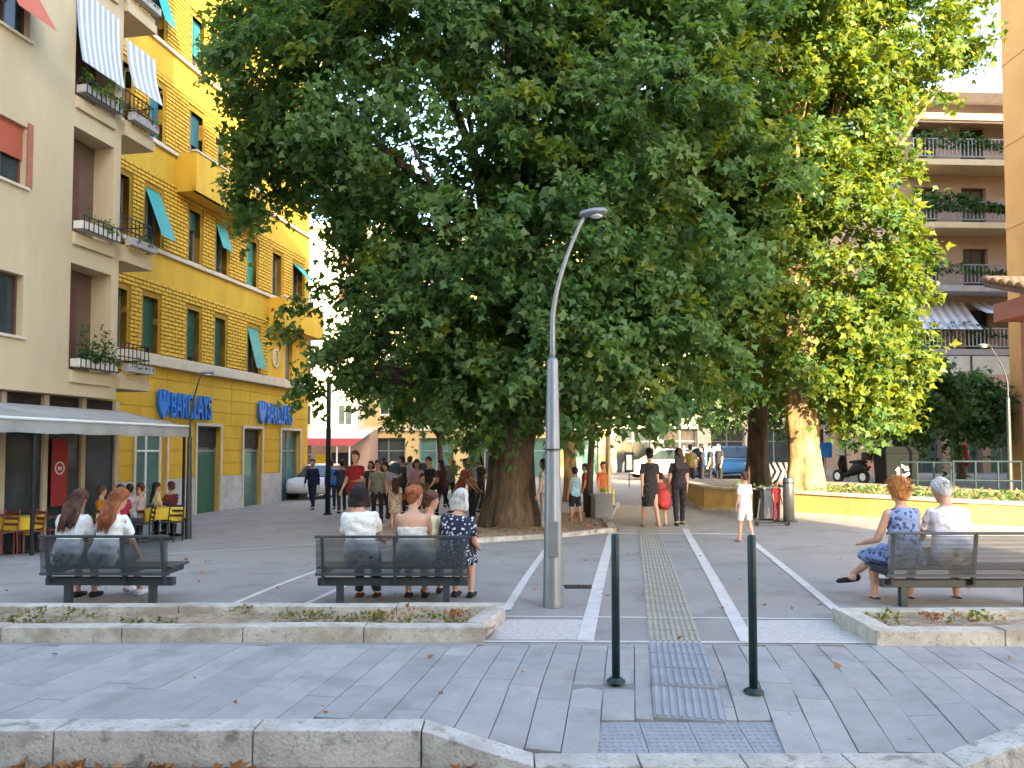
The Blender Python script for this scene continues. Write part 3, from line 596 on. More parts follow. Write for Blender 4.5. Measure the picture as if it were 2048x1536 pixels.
# ---- beige apartment building with the cafe
GB = -.75; FB = Fr((-13.18 + .18 * 10, 10, 0), U, N)
bb = empty('beige_building', FB(6, GB), label='beige apartment building with stacked loggias and a cafe under its overhang', cat='building')
ub1 = FB.px(236, 600)[0]; ub0 = -2.0; bot = FB.px(60, 783)[1]; VB = 19
lu0, lu1 = FB.px(140, 600)[0], FB.px(222, 600)[0]
lsill = [FB.px(180, y)[1] for y in (742, 462, 205)]; ltop = [FB.px(180, y)[1] for y in (515, 245, 0)]
sp = (lsill[2] - lsill[0]) / 2; lsill = [lsill[0] + sp * k for k in range(4)]; ltop = [s + sp - .75 for s in lsill]
logg = [[lu0, lu1, s - .02, t, .55] for s, t in zip(lsill, ltop)]
wu1 = FB.px(46, 600)[0]; wr = [[wu1 - 1.05, wu1, FB.px(25, 670)[1] + sp * k, FB.px(25, 545)[1] + sp * k, .22] for k in range(4)]
wr2 = [[o[0] - 2.6, o[1] - 2.6, *o[2:]] for o in wr]
m = facade(MB(), FB, ub0, ub1, bot, VB, logg + wr + wr2); shell(m, FB, ub0, ub1, bot, VB, 10); m.quad(FB(ub0, bot), FB(ub1, bot), FB(ub1, bot, -10), FB(ub0, bot, -10)); part(m, 'wall', 'beige', bb)
for i, o in enumerate(wr + wr2):
    window(bb, FB, o, 'brown_wood'); k = i % 4
    if k == 1: shutter(bb, FB, o, 'red_shutter', .55); part(MB().fbox(FB, o[0] - .14, o[0], o[2], o[3] + .1, -.02, .03).fbox(FB, o[1], o[1] + .14, o[2], o[3] + .1, -.02, .03), 'window_surround', 'orange_wood', bb)
    if k == 2: shutter(bb, FB, o, 'red_shutter', .9, .7, 'awning')
def plants(par, name, fr, u0, u1, v0, v1, w0, w1, n, mats, size=.075, kind='stuff'):
    P = []
    for _ in range(n):
        t = random.random(); vv = v0 + (v1 - v0) * random.random() ** 1.4 * (.6 + .4 * math.sin(t * 9 + u0)); P.append(fr(u0 + (u1 - u0) * t + random.gauss(0, .05), vv, random.uniform(w0, w1)))
    o = leaves(name, np.array(P), size, mats, par, .1, mi=rng.integers(0, len(mats), len(P)), kind=kind); o.location = -par.location; return o
for k, o in enumerate(logg):
    a, b, c, d, w = o
    part(MB().fbox(FB, a, b, c, d, -.7, -.55), 'loggia_back', 'beige_shade', bb); part(MB().fbox(FB, a + .35, b - .55, c, c + 2.0, -.56, -.50), 'door', 'brown_wood', bb)  # shade of the recess put into the back wall's darker beige
    part(MB().fbox(FB, a + .02, b - .02, c - .30, c - .04, -.02, .07), 'slab_edge', 'beige', bb, bevel=.01)
    part(MB().fbox(FB, a + .04, b - .04, c + .06, c + .24, .0, .26), 'planter_box', 'white_plaster' if k < 2 else 'concrete', bb, bevel=.01)
    m = MB()
    for z in (.02, .34): m.fbox(FB, a + .03, b - .03, c + z, c + z + .025, .27, .29)
    for q in range(9): u = a + .05 + (b - a - .1) * q / 8; m.fbox(FB, u - .008, u + .008, c + .02, c + .36, .27, .288)
    part(m, 'railing', 'dark', bb)
    if k == 0: plants(bb, 'balcony_plants', FB, a + .1, b - .1, c + .2, c + 1.15, .0, .35, 700, ['pot_leaf', 'leaf_far'])
    elif k == 1: plants(bb, 'balcony_plants', FB, a + .5, b - .1, c + .2, c + .55, .05, .3, 160, ['pot_leaf', 'leaf'])
    else: plants(bb, 'balcony_plants', FB, a + .1, b - .1, c + .2, c + .75, .05, .35, 300, ['pot_leaf', 'leaf_warm'])
def striped_awning(par, fr, u0, u1, vt, vb, w0, w1, n=16):
    m = MB()
    for k in range(n):
        a, b = u0 + (u1 - u0) * k / n, u0 + (u1 - u0) * (k + 1) / n; vs = []
        for q in range(7):
            t = q / 6; s = .05 * math.sin(math.pi * t); vs += [fr(a, vt + (vb - vt) * t, w0 + (w1 - w0) * t - s), fr(b, vt + (vb - vt) * t, w0 + (w1 - w0) * t - s)]
        m.add(vs, [(2 * q, 2 * q + 1, 2 * q + 3, 2 * q + 2) for q in range(6)], k % 2)
    o = part(m, 'awning', ['stripe_grey', 'stripe_white'], par); return o
o = logg[2]; striped_awning(bb, FB, o[0] - .05, o[1] + .05, o[3] + .1, o[2] + .75, .03, .22)
# end balconies beyond the corner
for k in range(4):
    c = lsill[k]; u0, u1 = ub1 - .02, ub1 + 1.15
    m = MB().fbox(FB, u0, u1, c - .34, c - .10, -1.2, .12); m.fbox(FB, u0, u1 - .05, c - .10, c + .05, .02, .10)
    b = part(m, 'end_balcony', 'beige', bb, bevel=.01); r = MB()
    for z in (.1, .45, .8): r.fbox(FB, u0, u1, c + z, c + z + .025, .07, .095); r.fbox(FB, u1 - .03, u1 - .005, c + z, c + z + .025, -1.15, .07)
    for q in range(8): u = u0 + .04 + (u1 - u0 - .08) * q / 7; r.fbox(FB, u - .008, u + .008, c - .05, c + .82, .075, .09)
    r.build('railing', 'dark', b); MB().fbox(FB, u0 + .1, u1 - .08, c + .08, c + .28, .10, .30).build('planter_box', 'concrete', b, bevel=.01)
    o = plants(bb, 'balcony_plants', FB, u0 + .1, u1 - .1, c + .2, c + (.75 if k == 2 else .5), .08, .32, 320 if k == 2 else 130, ['flower', 'pot_leaf'] if k == 2 else ['pot_leaf', 'leaf_far'])
striped_awning(bb, FB, ub1 + .02, ub1 + 1.2, lsill[2] + 2.15, lsill[2] + .9, .05, .30, 10)
part(MB().fbox(FB, ub1, ub1 + .9, bot, VB, -3.5, -1.2), 'stair_wall', 'white_plaster', bb)
# cafe front under the overhang
SB = -.35; ue = FB.px(262, 950)[0]
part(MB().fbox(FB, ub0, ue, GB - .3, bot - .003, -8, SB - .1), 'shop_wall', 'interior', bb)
us_ = lin(ub0 + .2, ue - .08, 10)
for k, u in enumerate(us_): part(MB().fbox(FB, u - .07, u + .07, GB - .3, bot - .004, SB - .12, SB), 'shop_post', 'stone_trim' if k % 3 else 'beige', bb, bevel=.008)
for a, b in zip(us_, us_[1:]):
    part(MB().fbox(FB, a + .08, b - .08, GB + .1, bot - .5, SB - .09, SB - .06), 'shop_pane', 'glass', bb); part(MB().fbox(FB, a + .08, b - .08, bot - .5, bot - .42, SB - .1, SB - .02), 'transom', 'frame_grey', bb)
aw = empty('cafe_awning', FB(5, GB), label='long pale grey canvas awning projecting over the cafe tables', cat='awning')
au0, au1 = ub0 + .2, FB.px(248, 850)[0]; fw = 1.8; m = MB(); nu = 26
def awv(u, t): return 2.52 + (2.12 - 2.52) * t - .05 * math.sin(math.pi * t) * (1 + .4 * math.sin(u * 2.4))
vs = []; fs = []
for i in range(nu + 1):
    u = au0 + (au1 - au0) * i / nu
    for j in range(7): t = j / 6; vs.append(FB(u, awv(u, t), -.1 + (fw + .1) * t))
    vs.append(FB(u, 1.86 + .012 * math.sin(u * 9), fw + .02))
for i in range(nu):
    for j in range(7): a = i * 8 + j; fs.append((a, a + 1, a + 9, a + 8))
o = part(m.add(vs, fs), 'canvas', 'fabric_grey', aw, smooth=True)
part(MB().tube([FB(au0, 2.12, fw), FB(au1, 2.12, fw)], .03, 8), 'front_bar', 'white_paint', aw)
q = au1
part(MB().add([FB(q, 2.52, -.1), FB(q, 2.12, fw), FB(q, 1.86, fw + .02), FB(q, 2.05, .2)], [(0, 1, 2, 3)]), 'end_flap', 'fabric_grey', aw)
pu, pv = FB.px(73, 900); 
for u in (Fr(FB(0, 0, fw), U, N).px(73, 900)[0], au1 - .15):
    p = FB(u, 0, fw - .05); part(MB().tube([(p[0], p[1], g(p[0], p[1]) - .05), (p[0], p[1], 2.12)], .035, 10), 'post', 'dark', aw)
# red banner with a round emblem on the shop front
u0, v1 = FB.px(103, 880); u1, v0 = FB.px(133, 1008); q = Fr(FB(0, 0, SB + .06), U, N); u0 = q.px(103, 900)[0]; u1 = q.px(134, 900)[0]; v1 = q.px(118, 878)[1]; v0 = q.px(118, 1012)[1]
bn = empty('red_banner', q(u0, v0, 0), label='red upright banner with white round emblem on the cafe front', cat='banner')
part(MB().fbox(q, u0, u1, v0, v1, 0, .02), 'cloth', 'red_cloth', bn); uc, vc = (u0 + u1) / 2, (v0 + v1) / 2 + .1; e = MB()
e.rings([(q(uc, vc, .021), U * .15, Vector((0, 0, .15))), (q(uc, vc, .026), U * .15, Vector((0, 0, .15))), (q(uc, vc, .026), U * .115, Vector((0, 0, .115))), (q(uc, vc, .021), U * .115, Vector((0, 0, .115)))], 20, 0, False)
e.prism([(-.05, -.05), (.05, -.05), (.07, .03), (-.07, .03)], lambda x, y, d: q(uc + x, vc + y, d), .021, .026); part(e, 'emblem', 'white_paint', bn)
# ---- far buildings
def far_building(label, O, dirx, W_, Hh, floors, cols, wallm, shut, D=10, gfm='interior', gh=3.6, ww=1.1, wh=1.5, balc=None, trim='stone_trim', seed=1, shop=True):
    rr = random.Random(seed); Uv = Vector(dirx).normalized(); Nv = Vector((Uv.y, -Uv.x, 0)); fr = Fr(O, Uv, Nv); e = empty('apartment_building', O, label=label, cat='building'); ops = []; gz = gh
    fh = (Hh - gh - .6) / floors; wi = []
    for f in range(floors):
        for c in range(cols):
            u = W_ * (c + .5) / cols; v = gh + fh * f + .75; o = [u - ww / 2, u + ww / 2, v, v + wh, .25]; ops.append(o); wi.append(o)
    sh = []
    if shop:
        for c in range(cols): u = W_ * (c + .5) / cols; o = [u - W_ / cols * .36, u + W_ / cols * .36, .05, gh - .7, .4]; ops.append(o); sh.append(o)
    m = facade(MB(), fr, 0, W_, -.8, Hh, ops); shell(m, fr, 0, W_, -.8, Hh, D); part(m, 'wall', wallm, e)
    for o in wi:
        window(e, fr, o, 'white_paint')
        if rr.random() < .65: shutter(e, fr, o, shut, rr.uniform(.3, 1))
    for o in sh: window(e, fr, o, 'frame_grey', rr.choice(['shopglass', 'glass', 'interior']), None, 1, .09, True)
    part(MB().fbox(fr, -.1, W_ + .1, gh - .25, gh, -.02, .18), 'string_course', trim, e); part(MB().fbox(fr, -.3, W_ + .3, Hh - .05, Hh + .3, -D, .5), 'eaves', trim, e)
    return e, fr, fh
f1 = far_building('tall sunlit cream building at the end of the street beyond the yellow one', (-27, 60, -.9), (1, 0, 0), 19, 19.5, 5, 6, 'cream', 'brown_wood', seed=2)
f2 = far_building('ochre building with shop canopy behind the great plane tree', (-9.2, 49, -.6), (1, 0, 0), 15, 15, 4, 5, 'ochre', 'green_shutter', seed=3)
f3 = far_building('pale pinkish apartment block behind the row of far parked cars', (6.2, 50, 0), (1, 0, 0), 18, 17, 4, 6, 'cream', 'brown_wood', seed=4)
# white canopy on the ochre building
e, fr, fh = f2
sc = empty('shop_canopy', (-11.2, 47.6, -.5), label='white and red shop canopy at the corner of the ochre building', cat='awning'); m = MB()
pts = [at(632, 878, 46), at(742, 878, 46)]; a, b = pts; vs = []
for t, mi in ((0, 0), (.55, 0), (1, 1)): vs += [(a.x + .2 * t - .4, 46 - 1.8 * t, a.z + .55 - .95 * t), (b.x + .2 - .9 * t, 46 - 1.8 * t, a.z + .55 - .95 * t)]
m.add(vs[:4], [(0, 1, 3, 2)], 0); m.add(vs[2:], [(0, 1, 3, 2)], 1); o = part(m, 'canvas', ['white_paint', 'red_cloth'], sc)
m = MB()
for x in (a.x - .2, (a.x + b.x) / 2, b.x - .9): m.tube([(x, 44.3, g(x, 44) - .05), (x, 44.3, a.z - .38)], .05, 8)
part(m, 'posts', 'white_paint', sc)
ks = empty('kiosk', (a.x, 46.4, g(a.x, 46)), label='small shop box with dark doorway under the white and red canopy', cat='kiosk'); m = MB(); zk = g(a.x, 46)
m.box(a.x - .3, b.x - .1, 46.1, 49, zk - .1, a.z + .6); part(m, 'wall', 'pinkish', ks); part(MB().box(a.x + .9, a.x + 2.2, 46.04, 46.12, zk, zk + 2.1), 'doorway', 'dark', ks); part(MB().box(a.x + .0, a.x + .7, 46.04, 46.12, zk + .9, zk + 2.0), 'window', 'yellow_cloth', ks)
# ---- balcony building at the right
O = (19.6, 39.5, .3); fr = Fr(O, (1, .05, 0), (.05, -1, 0)); W_ = 13; e = empty('balcony_building', O, label='apartment block with long continuous balconies full of plants', cat='building')
fl = [fr.px(1960, y)[1] for y in (706, 583, 469, 341)]; fh = (fl[3] - fl[0]) / 3; fl = [fl[0] + fh * k for k in range(4)]; top = fl[3] + 3.4
ops = []
for f in fl:
    for c in range(5): ops.append([.8 + c * 2.5, 2.1 + c * 2.5, f + .05, f + 2.2, .3])
gops2 = [[.3 + c * 2.1, 2.0 + c * 2.1, .05, 3.0, .5] for c in range(6)]
m = facade(MB(), fr, 0, W_, -.6, top, ops + gops2); shell(m, fr, 0, W_, -.6, top, 9); part(m, 'wall', 'brickish', e)
for o in ops: window(e, fr, o, 'brown_wood', 'glass', None)
for o in gops2: window(e, fr, o, 'frame_grey', 'shopglass', None, 1, .09, True)
for k, f in enumerate(fl):
    part(MB().fbox(fr, -.1, W_, f - .30, f, 0, 1.5), 'balcony_slab', 'beige' if k > 1 else 'concrete', e, bevel=.02); r = MB()
    for z in (.12, 1.0): r.fbox(fr, 0, W_, f + z, f + z + .05, 1.40, 1.45)
    for q in range(66): r.fbox(fr, q * .197, q * .197 + .05, f + .12, f + 1.0, 1.41, 1.44)
    part(r, 'railing', 'frame_grey' if k else 'concrete', e)
    plants(e, 'balcony_plants', fr, .2, W_ * .75, f + .6, f + (1.5, 1.2, 1.5, 1.6)[k], 1.1, 1.6, (500, 700, 3200, 1300)[k], ['pot_leaf', 'leaf_far'], .17)
for k, f in enumerate(fl[:1]): striped_awning(e, fr, .0, 3.2, f + 2.55, f + .95, .1, 1.6, 14); striped_awning(e, fr, 3.4, W_, f + 2.55, f + 1.75, .1, 1.6, 40)
striped_awning(e, fr, .2, W_, fl[3] + 2.5, fl[3] + 1.9, .1, 1.6, 30)
m = MB(); v = fl[0] - .35
for k in range(5): m.fbox(fr, k * 2.6 + .02, k * 2.6 + 2.55, v - 1.7, v - .9, 1.5, 1.54, 1); m.fbox(fr, k * 2.6 + .02, k * 2.6 + 2.55, v - .9, v, 1.5, 1.54, 0)
part(m, 'canvas_screen', ['white_plaster', 'pinkish'], e)
for k in range(6): part(MB().fbox(fr, k * 2.6 - .03, k * 2.6 + .03, v - 1.75, v, 1.5, 1.57), 'screen_post', 'dark', e)
part(MB().fbox(fr, -.3, W_ + .3, top, top + .3, -9, 1.4), 'eaves', 'stone_trim', e)
# ---- orange building at the right edge and the small tiled-roof annex before it
fr = Fr((19.0, 30, 0), (0, -1, 0), (-1, 0, 0)); e = empty('orange_building', (19, 30, 0), label='tall ochre orange plastered building edge behind the tiled roof annex', cat='building')
ops = [[2.2 + 3 * c, 3.4 + 3 * c, 1.3 + 3.2 * f, 2.9 + 3.2 * f, .25] for c in range(3) for f in range(6)]
m = facade(MB(), fr, 0, 11, -.5, 21.5, ops); shell(m, fr, 0, 11, -.5, 21.5, 20); part(m, 'wall', 'orange_wall', e)
for o in ops: window(e, fr, o, 'brown_wood')
for f in range(6): part(MB().fbox(fr, -.02, 11, 3.6 + 3.2 * f, 3.64 + 3.2 * f, -.02, .025), 'string_course', 'orange_wall', e)
ax = 14.2; xa = 13.15; e = empty('tiled_annex', (ax, 19.5, g(ax, 19.5)), label='small red plastered annex with brown pantile roof at the right edge', cat='building')
ze = at(2000, 612, 19.0).z
part(MB().box(ax, ax + 7, 19.5, 21.9, -.3, ze + .9), 'wall', 'redwall', e); part(MB().box(xa, xa + 8, 18.9, 19.5, ze - .10, ze + .06), 'eaves_board', 'stone_trim', e)
part(MB().box(xa + .25, ax + 7, 19.52, 21.8, ze + .06, ze + .55), 'frieze', 'redwall', e)
m = MB()
for k in range(36):
    x = xa + k * .22
    for j in range(8):
        t = j / 8; z = ze + .32 + .95 * t; y = 18.85 + 2.9 * t; m.tube([(x, y, z), (x, y + .42, z + .14)], [.10, .085], 8)
part(m, 'roof_tiles', 'roof_tile', e, smooth=True, kind='stuff'); part(MB().hexa([(xa, 18.85, ze + .10), (xa + 8, 18.85, ze + .10), (xa + 8, 21.8, ze + 1.05), (xa, 21.8, ze + 1.05), (xa, 18.85, ze + .26), (xa + 8, 18.85, ze + .26), (xa + 8, 21.8, ze + 1.2), (xa, 21.8, ze + 1.2)]), 'roof', 'roof_tile', e)
# ---- apartment blocks across the street behind the viewer: they shade the square
def rear_block(label, x0, x1, H, seed):
    W_ = x1 - x0; O = (x1, -13, -.2); fr = Fr(O, (-1, 0, 0), (0, 1, 0)); e = empty('apartment_building', O, label=label, cat='building'); n = int(W_ / 3.4)
    ops = [[W_ * (c + .5) / n - .6, W_ * (c + .5) / n + .6, 4.4 + 3.2 * f, 6.1 + 3.2 * f, .25] for c in range(n) for f in range(int((H - 6) / 3.2))]
    m = facade(MB(), fr, 0, W_, -.5, H, ops); shell(m, fr, 0, W_, -.5, H, 14); part(m, 'wall', 'cream', e)
    p = MB()
    for o in ops: p.fbox(fr, o[0], o[1], o[2], o[3], -.3, -.22)
    part(p, 'shutters', 'green_shutter', e); part(MB().fbox(fr, -.4, W_ + .4, H, H + .3, -14, .7), 'eaves', 'stone_trim', e)
rear_block('long cream apartment block across the street opposite the square', -46, 13.4, 25.5, 41)
rear_block('cream apartment block across the street beyond the side road', 31, 60, 20, 42)
# ================================================================ street furniture
# tall grey lamp with a bent arm
def lamp(label, base, H, r0, r1, split, bend, head_dir, head, group='street lamps with bent arms', base_r=None):
    e = empty('street_lamp', base, label=label, cat='lamp', group=group)
    m = MB(); m.tube([(0, 0, -.1), (0, 0, .02), (0, 0, .03), (0, 0, split - .03), (0, 0, split)], [r0 * 1.0, r0, r0 * .99, r1, r1 * .8], 24); m.build('column', 'steel' if r0 > .08 else 'darkpole', e, True)
    m = MB(); path = []; n = 14
    for i in range(n + 1):
        t = i / n; z = split - .05 + (H - split + .02) * t; q = max(0, (t - .25) / .75); path.append((bend * q ** 1.7 * head_dir[0], bend * q ** 1.7 * head_dir[1], z))
    m.tube(path, [r1 * .52 - r1 * .2 * i / n for i in range(n + 1)], 14); m.build('arm', 'steel' if r0 > .08 else 'darkpole', e, True)
    x, y, z = path[-1]; d = Vector((head_dir[0], head_dir[1], 0)).normalized(); s = Vector((-d.y, d.x, 0)); h = MB(); c = Vector((x, y, z))
    h.rings([(c - d * .06 + Vector((0, 0, .0)), s * .02, Vector((0, 0, .02))), (c - d * .03, s * .05, Vector((0, 0, .035))), (c + d * head * .4 + Vector((0, 0, .02)), s * .085, Vector((0, 0, .045))), (c + d * head * .85 + Vector((0, 0, .03)), s * .075, Vector((0, 0, .035))), (c + d * head + Vector((0, 0, .03)), s * .03, Vector((0, 0, .015)))], 16)
    ho = h.build('lamp_head', 'steel', e, True); g_ = MB(); g_.ell(c + d * head * .5 + Vector((0, 0, -.02)), (head * .3 if abs(d.x) > .5 else .06, .06 if abs(d.x) > .5 else head * .3, .02)); g_.build('lens', 'lampglass', ho, True)
    if r0 > .08: MB().box(-.05, .05, -r0 - .001, -r0 + .04, .5, .85).build('hatch', 'steel', e, bevel=.005); MB().tube([(0, 0, 1.55), (0, 0, 1.565)], [r0 * .9, r0 * .9], 24).build('collar', 'darkpole', e)
    return e
p = gp(1106, 1214); lamp('tall grey tapered street lamp on the paving beside the path', p, at(1165, 420, p.y).z - p.z, .102, .056, at(1100, 716, p.y).z - p.z, .34, (1, .1), .22)
p = onx(380, 18.6); lamp('dark slender street lamp beside the cafe tables', p, at(400, 745, 18.6).z - p.z, .075, .05, 2.4, .25, (1, 0), .3)
p = onx(2018, 21); p.z = at(2018, 990, 21).z; lamp('thin grey street lamp beside the tiled annex', p, at(1985, 690, 21).z - p.z, .07, .045, 2.6, .45, (-1, 0), .3)
# bollards
for k, (px, py) in enumerate([(1232, 1364), (1507, 1379)]):
    p = gp(px, py); H = at(px, 1068 if k == 0 else 1070, p.y).z - sw(p.x, p.y); e = empty('bollard', (p.x, p.y, sw(p.x, p.y)), label=['slim dark green steel bollard on the sidewalk, the one nearer the grey lamp post', 'slim dark green steel bollard on the sidewalk, the one nearer the old couple'][k], cat='bollard', group='bollards at the crossing')
    MB().tube([(0, 0, -.05), (0, 0, H - .012), (0, 0, H)], [.0275, .0275, .020], 24).build('post', 'bollard', e, True)
    MB().tube([(0, 0, 0), (0, 0, .012), (0, 0, .03)], [.065, .062, .034], 24).build('base_collar', 'bollard', e); 
# benches: rail, posts, fine slatted back, seat slats, beam and two legs
def bench(label, x0, x1, y, rz, H=.70):
    L = x1 - x0; e = empty('park_bench', ((x0 + x1) / 2, y, 0), rz, label, 'bench', 'grey metal benches facing the square'); h = L / 2
    m = MB(); m.box(-h, h, -.055, -.020, H - .022, H + .006); m.build('top_rail', 'bench', e, bevel=.006)
    m = MB(); n = 30
    for k in range(n): z = .335 + (H - .36 - .335 + .33) * k / n; a = .03 * (1 - (z - .3) / .4); m.box(-h + .01, h - .01, -.045 + a, -.036 + a, z, z + .0068)
    m.build('back_mesh', 'bench', e, kind='stuff'); MB().box(-h, h, -.02, .012, .305, .33).build('lower_rail', 'bench', e, bevel=.004)
    for x in (-h + .07, h - .47 if L < 1.4 else .03, h - .07):
        m = MB(); m.hexa([(x - .014, .02, .22), (x + .014, .02, .22), (x + .014, .07, .22), (x - .014, .07, .22), (x - .014, -.058, H), (x + .014, -.058, H), (x + .014, -.02, H), (x - .014, -.02, H)])
        m.box(x - .014, x + .014, .06, .46, .30, .36); m.build('bracket', 'bench', e, bevel=.004)
    for k in range(9): MB().box(-h, h, .05 + k * .047, .088 + k * .047, .362, .385).build('seat_slat', 'bench', e, bevel=.005)
    MB().box(-h, h, .08, .16, .19, .27).build('beam', 'bench', e, bevel=.008)
    for x in (-h + .22, h - .22): MB().box(x - .033, x + .033, .085, .155, -.02, .195).build('leg', 'bench', e, bevel=.006)
    return e
bench('grey metal bench with two long-haired girls sitting on it', -4.70, -3.40, 7.90, R(-1.2)); bench('grey metal bench with three women sitting on it', -1.95, -.44, 7.88, 0); bench('grey metal bench with an old couple sitting on it', 3.66, 5.35, 7.78, 0, .745)
# cafe chairs and tables
def chair(mt):
    e = empty('cafe_chair', (0, 0, -50), label='x', cat='chair'); m = MB(); m.box(-.2, .2, -.2, .2, .43, .46); m.build('seat', mt, e, bevel=.01)
    for sx in (-1, 1):
        MB().tube([(sx * .18, .18, 0), (sx * .18, .18, .44)], .016, 8).build('leg', mt, e); MB().tube([(sx * .18, -.20, 0), (sx * .18, -.18, .44), (sx * .17, -.25, .86)], .016, 8).build('leg', mt, e)
    for k in range(3): MB().box(-.17, .17, -.235 - .014 * k, -.215 - .014 * k, .55 + .11 * k, .60 + .11 * k).build('back_slat', mt, e, bevel=.004)
    return e
def table(cloth):
    e = empty('cafe_table', (0, 0, -50), label='x', cat='table'); MB().box(-.36, .36, -.36, .36, .70, .73).build('table_top', 'brown_wood', e, bevel=.006); MB().tube([(0, 0, .02), (0, 0, .70)], .03, 10).build('pedestal', 'dark', e); MB().tube([(0, 0, -.01), (0, 0, .015), (0, 0, .03)], [.24, .24, .05], 16).build('base', 'dark', e)
    if cloth:
        m = MB(); rs = []
        for z, r, w in ((.745, .01, 0), (.745, .385, 0), (.70, .40, .01), (.50, .40, .03)):
            vs = []
            rs.append((z, r, w))
        vs = []; fs = []; n = 32
        for z, r, w in rs:
            for k in range(n): a = 2 * math.pi * (k + .5) / n; q = r / max(abs(math.cos(a)), abs(math.sin(a))) * (1 + w * math.sin(a * 12)); q = min(q, r * 1.3); vs.append((q * math.cos(a), q * math.sin(a), z - (.1 if q > r * 1.25 and z < .6 else 0)))
        for i in range(3):
            for k in range(n): k2 = (k + 1) % n; fs.append((i * n + k, i * n + k2, (i + 1) * n + k2, (i + 1) * n + k))
        m.add(vs, fs).build('tablecloth', 'yellow_cloth', e, True)
    return e
cr, cdk, tc, tp = chair('chair_red'), chair('chair_dark'), table(True), table(False)
first = {}
def put(proto, px, Y, rz, label, group):
    loc = onx(px, Y)
    if id(proto) not in first: first[id(proto)] = 1; o = proto; o.location = loc; o.rotation_euler[2] = rz
    else: o = copy_tree(proto, loc, rz)
    o['label'] = label; o['group'] = group; return o
GC, GT = 'chairs of the cafe terrace', 'tables of the cafe terrace'
cl = [(8, 15.2, 2.9, 'red wooden cafe chair at the street end of the terrace, back to the bench'), (62, 15.6, 2.6, 'red wooden cafe chair in front of the bare table'), (95, 17.0, -.6, 'red wooden cafe chair beneath the red banner'), (20, 16.6, .3, 'red wooden cafe chair behind the yellow-clothed table'), (-20, 16.2, 1.6, 'red wooden cafe chair beside the first awning post')]
for px, Y, rz, lb in cl: put(cr, px, Y, rz, lb, GC)
for px, Y, rz, lb in [(288, 17.9, 2.2, 'dark cafe chair with its back to the square beside the diners'), (345, 18.1, 3.0, 'dark cafe chair beside the slender dark lamp'), (300, 19.2, .2, 'dark cafe chair taken by the woman in pale yellow'), (205, 17.4, .4, 'dark cafe chair under the diner in orange'), (255, 18.6, .1, 'dark cafe chair under the diner in white'), (352, 19.5, -.4, 'dark cafe chair under the diner in maroon'), (238, 17.0, 3.3, 'dark cafe chair under the diner in a red top')]: put(cdk, px, Y, rz, lb, GC)
for px, Y, lb in [(40, 16.1, 'square cafe table with a yellow cloth near the awning post'), (335, 18.7, 'square cafe table with a yellow cloth beside the slender dark lamp')]: put(tc, px, Y, .15, lb, GT)
for px, Y, lb in [(80, 16.4, 'bare wooden cafe table in front of the red banner'), (225, 17.9, 'bare wooden cafe table between the diners in orange and white'), (275, 19.0, 'bare wooden cafe table beneath the awning corner')]: put(tp, px, Y, .1, lb, GT)
# poles, bins, signs near the low wall
def pole(name, label, base, H, r, mt, cat='pole'):
    e = empty(name, base, label=label, cat=cat); MB().tube([(0, 0, -.1), (0, 0, H)], [r, r * .85], 14).build('post', mt, e, True); MB().tube([(0, 0, 0), (0, 0, .05)], [r * 1.7, r * 1.5], 14).build('base', mt, e, True); MB().ell((0, 0, H), (r, r, r * .7)).build('cap', mt, e, True); return e
pole('metal_pole', 'dark green metal pole beside the man in the dark suit', onx(657, 24.5), 4.2, .085, 'bollard'); pole('metal_pole', 'thin cream pole beside the grey concrete box', onx(1218, 22), 3.6, .05, 'cream')
p = gp(1578, 1044); e = empty('litter_post', p, label='stout grey cylindrical post bin in front of the yellow wall', cat='post'); H = at(1578, 955, p.y).z - p.z
MB().tube([(0, 0, -.05), (0, 0, H - .03), (0, 0, H)], [.115, .115, .10], 24).build('body', 'steel', e, True); MB().tube([(0, 0, H - .12), (0, 0, H - .10)], [.119, .119], 24).build('ring', 'darkpole', e); MB().tube([(0, 0, 0), (0, 0, .025)], [.19, .18], 24).build('base', 'darkpole', e)
p = gp(1537, 1030); p = onx(1537, 17.3); e = empty('litter_bin', p, .1, 'pale square litter bin with dark side beside the stout post', 'bin'); H = at(1537, 978, p.y).z - p.z
MB().box(-.21, .21, -.2, .2, .03, H).build('body', 'concrete', e, bevel=.02); MB().box(-.30, -.20, -.19, .19, .03, H - .02).build('side_panel', 'dark', e, bevel=.01); MB().box(-.24, .24, -.23, .23, H, H + .04).build('lid', 'concrete', e, bevel=.01)
p = onx(1203, 18.9); e = empty('concrete_box', p, .15, 'grey concrete planter box beside the slim dark tree stem', 'planter'); MB().box(-.22, .22, -.22, .22, -.02, .56).build('body', 'concrete', e, bevel=.02); MB().box(-.25, .25, -.25, .25, .56, .62).build('rim', 'concrete', e, bevel=.01)
def board(label, px, py0, py1, Y, w, pts_fn, mt, polem='steel', name='road_sign'):
    b = onx(px, Y); z0, z1 = at(px, py1, Y).z - b.z, at(px, py0, Y).z - b.z; e = empty(name, b, label=label, cat='sign'); MB().tube([(0, .03, -.1), (0, .03, z1)], .03, 8).build('post', polem, e); MB().box(-w / 2, w / 2, -.02, .0, z0, z1).build('panel', mt, e, bevel=.004)
    if pts_fn: pts_fn(e, w, z0, z1)
    return e
def chev(e, w, z0, z1):
    m = MB(); h = z1 - z0
    for k in range(3):
        x = -w / 2 + k * w / 3
        m.prism([(x, z0), (x + w / 6, z0), (min(w / 2, x + w / 6 + w / 4), (z0 + z1) / 2), (x + w / 6, z1), (x, z1), (min(w / 2 - .01, x + w / 4), (z0 + z1) / 2)], lambda a, b, d: (a, d, b), -.026, -.021)
    m.build('chevrons', 'dark', e)
board('white board with black chevrons behind the low wall', 1555, 925, 962, 24, .55, chev, 'white_paint')
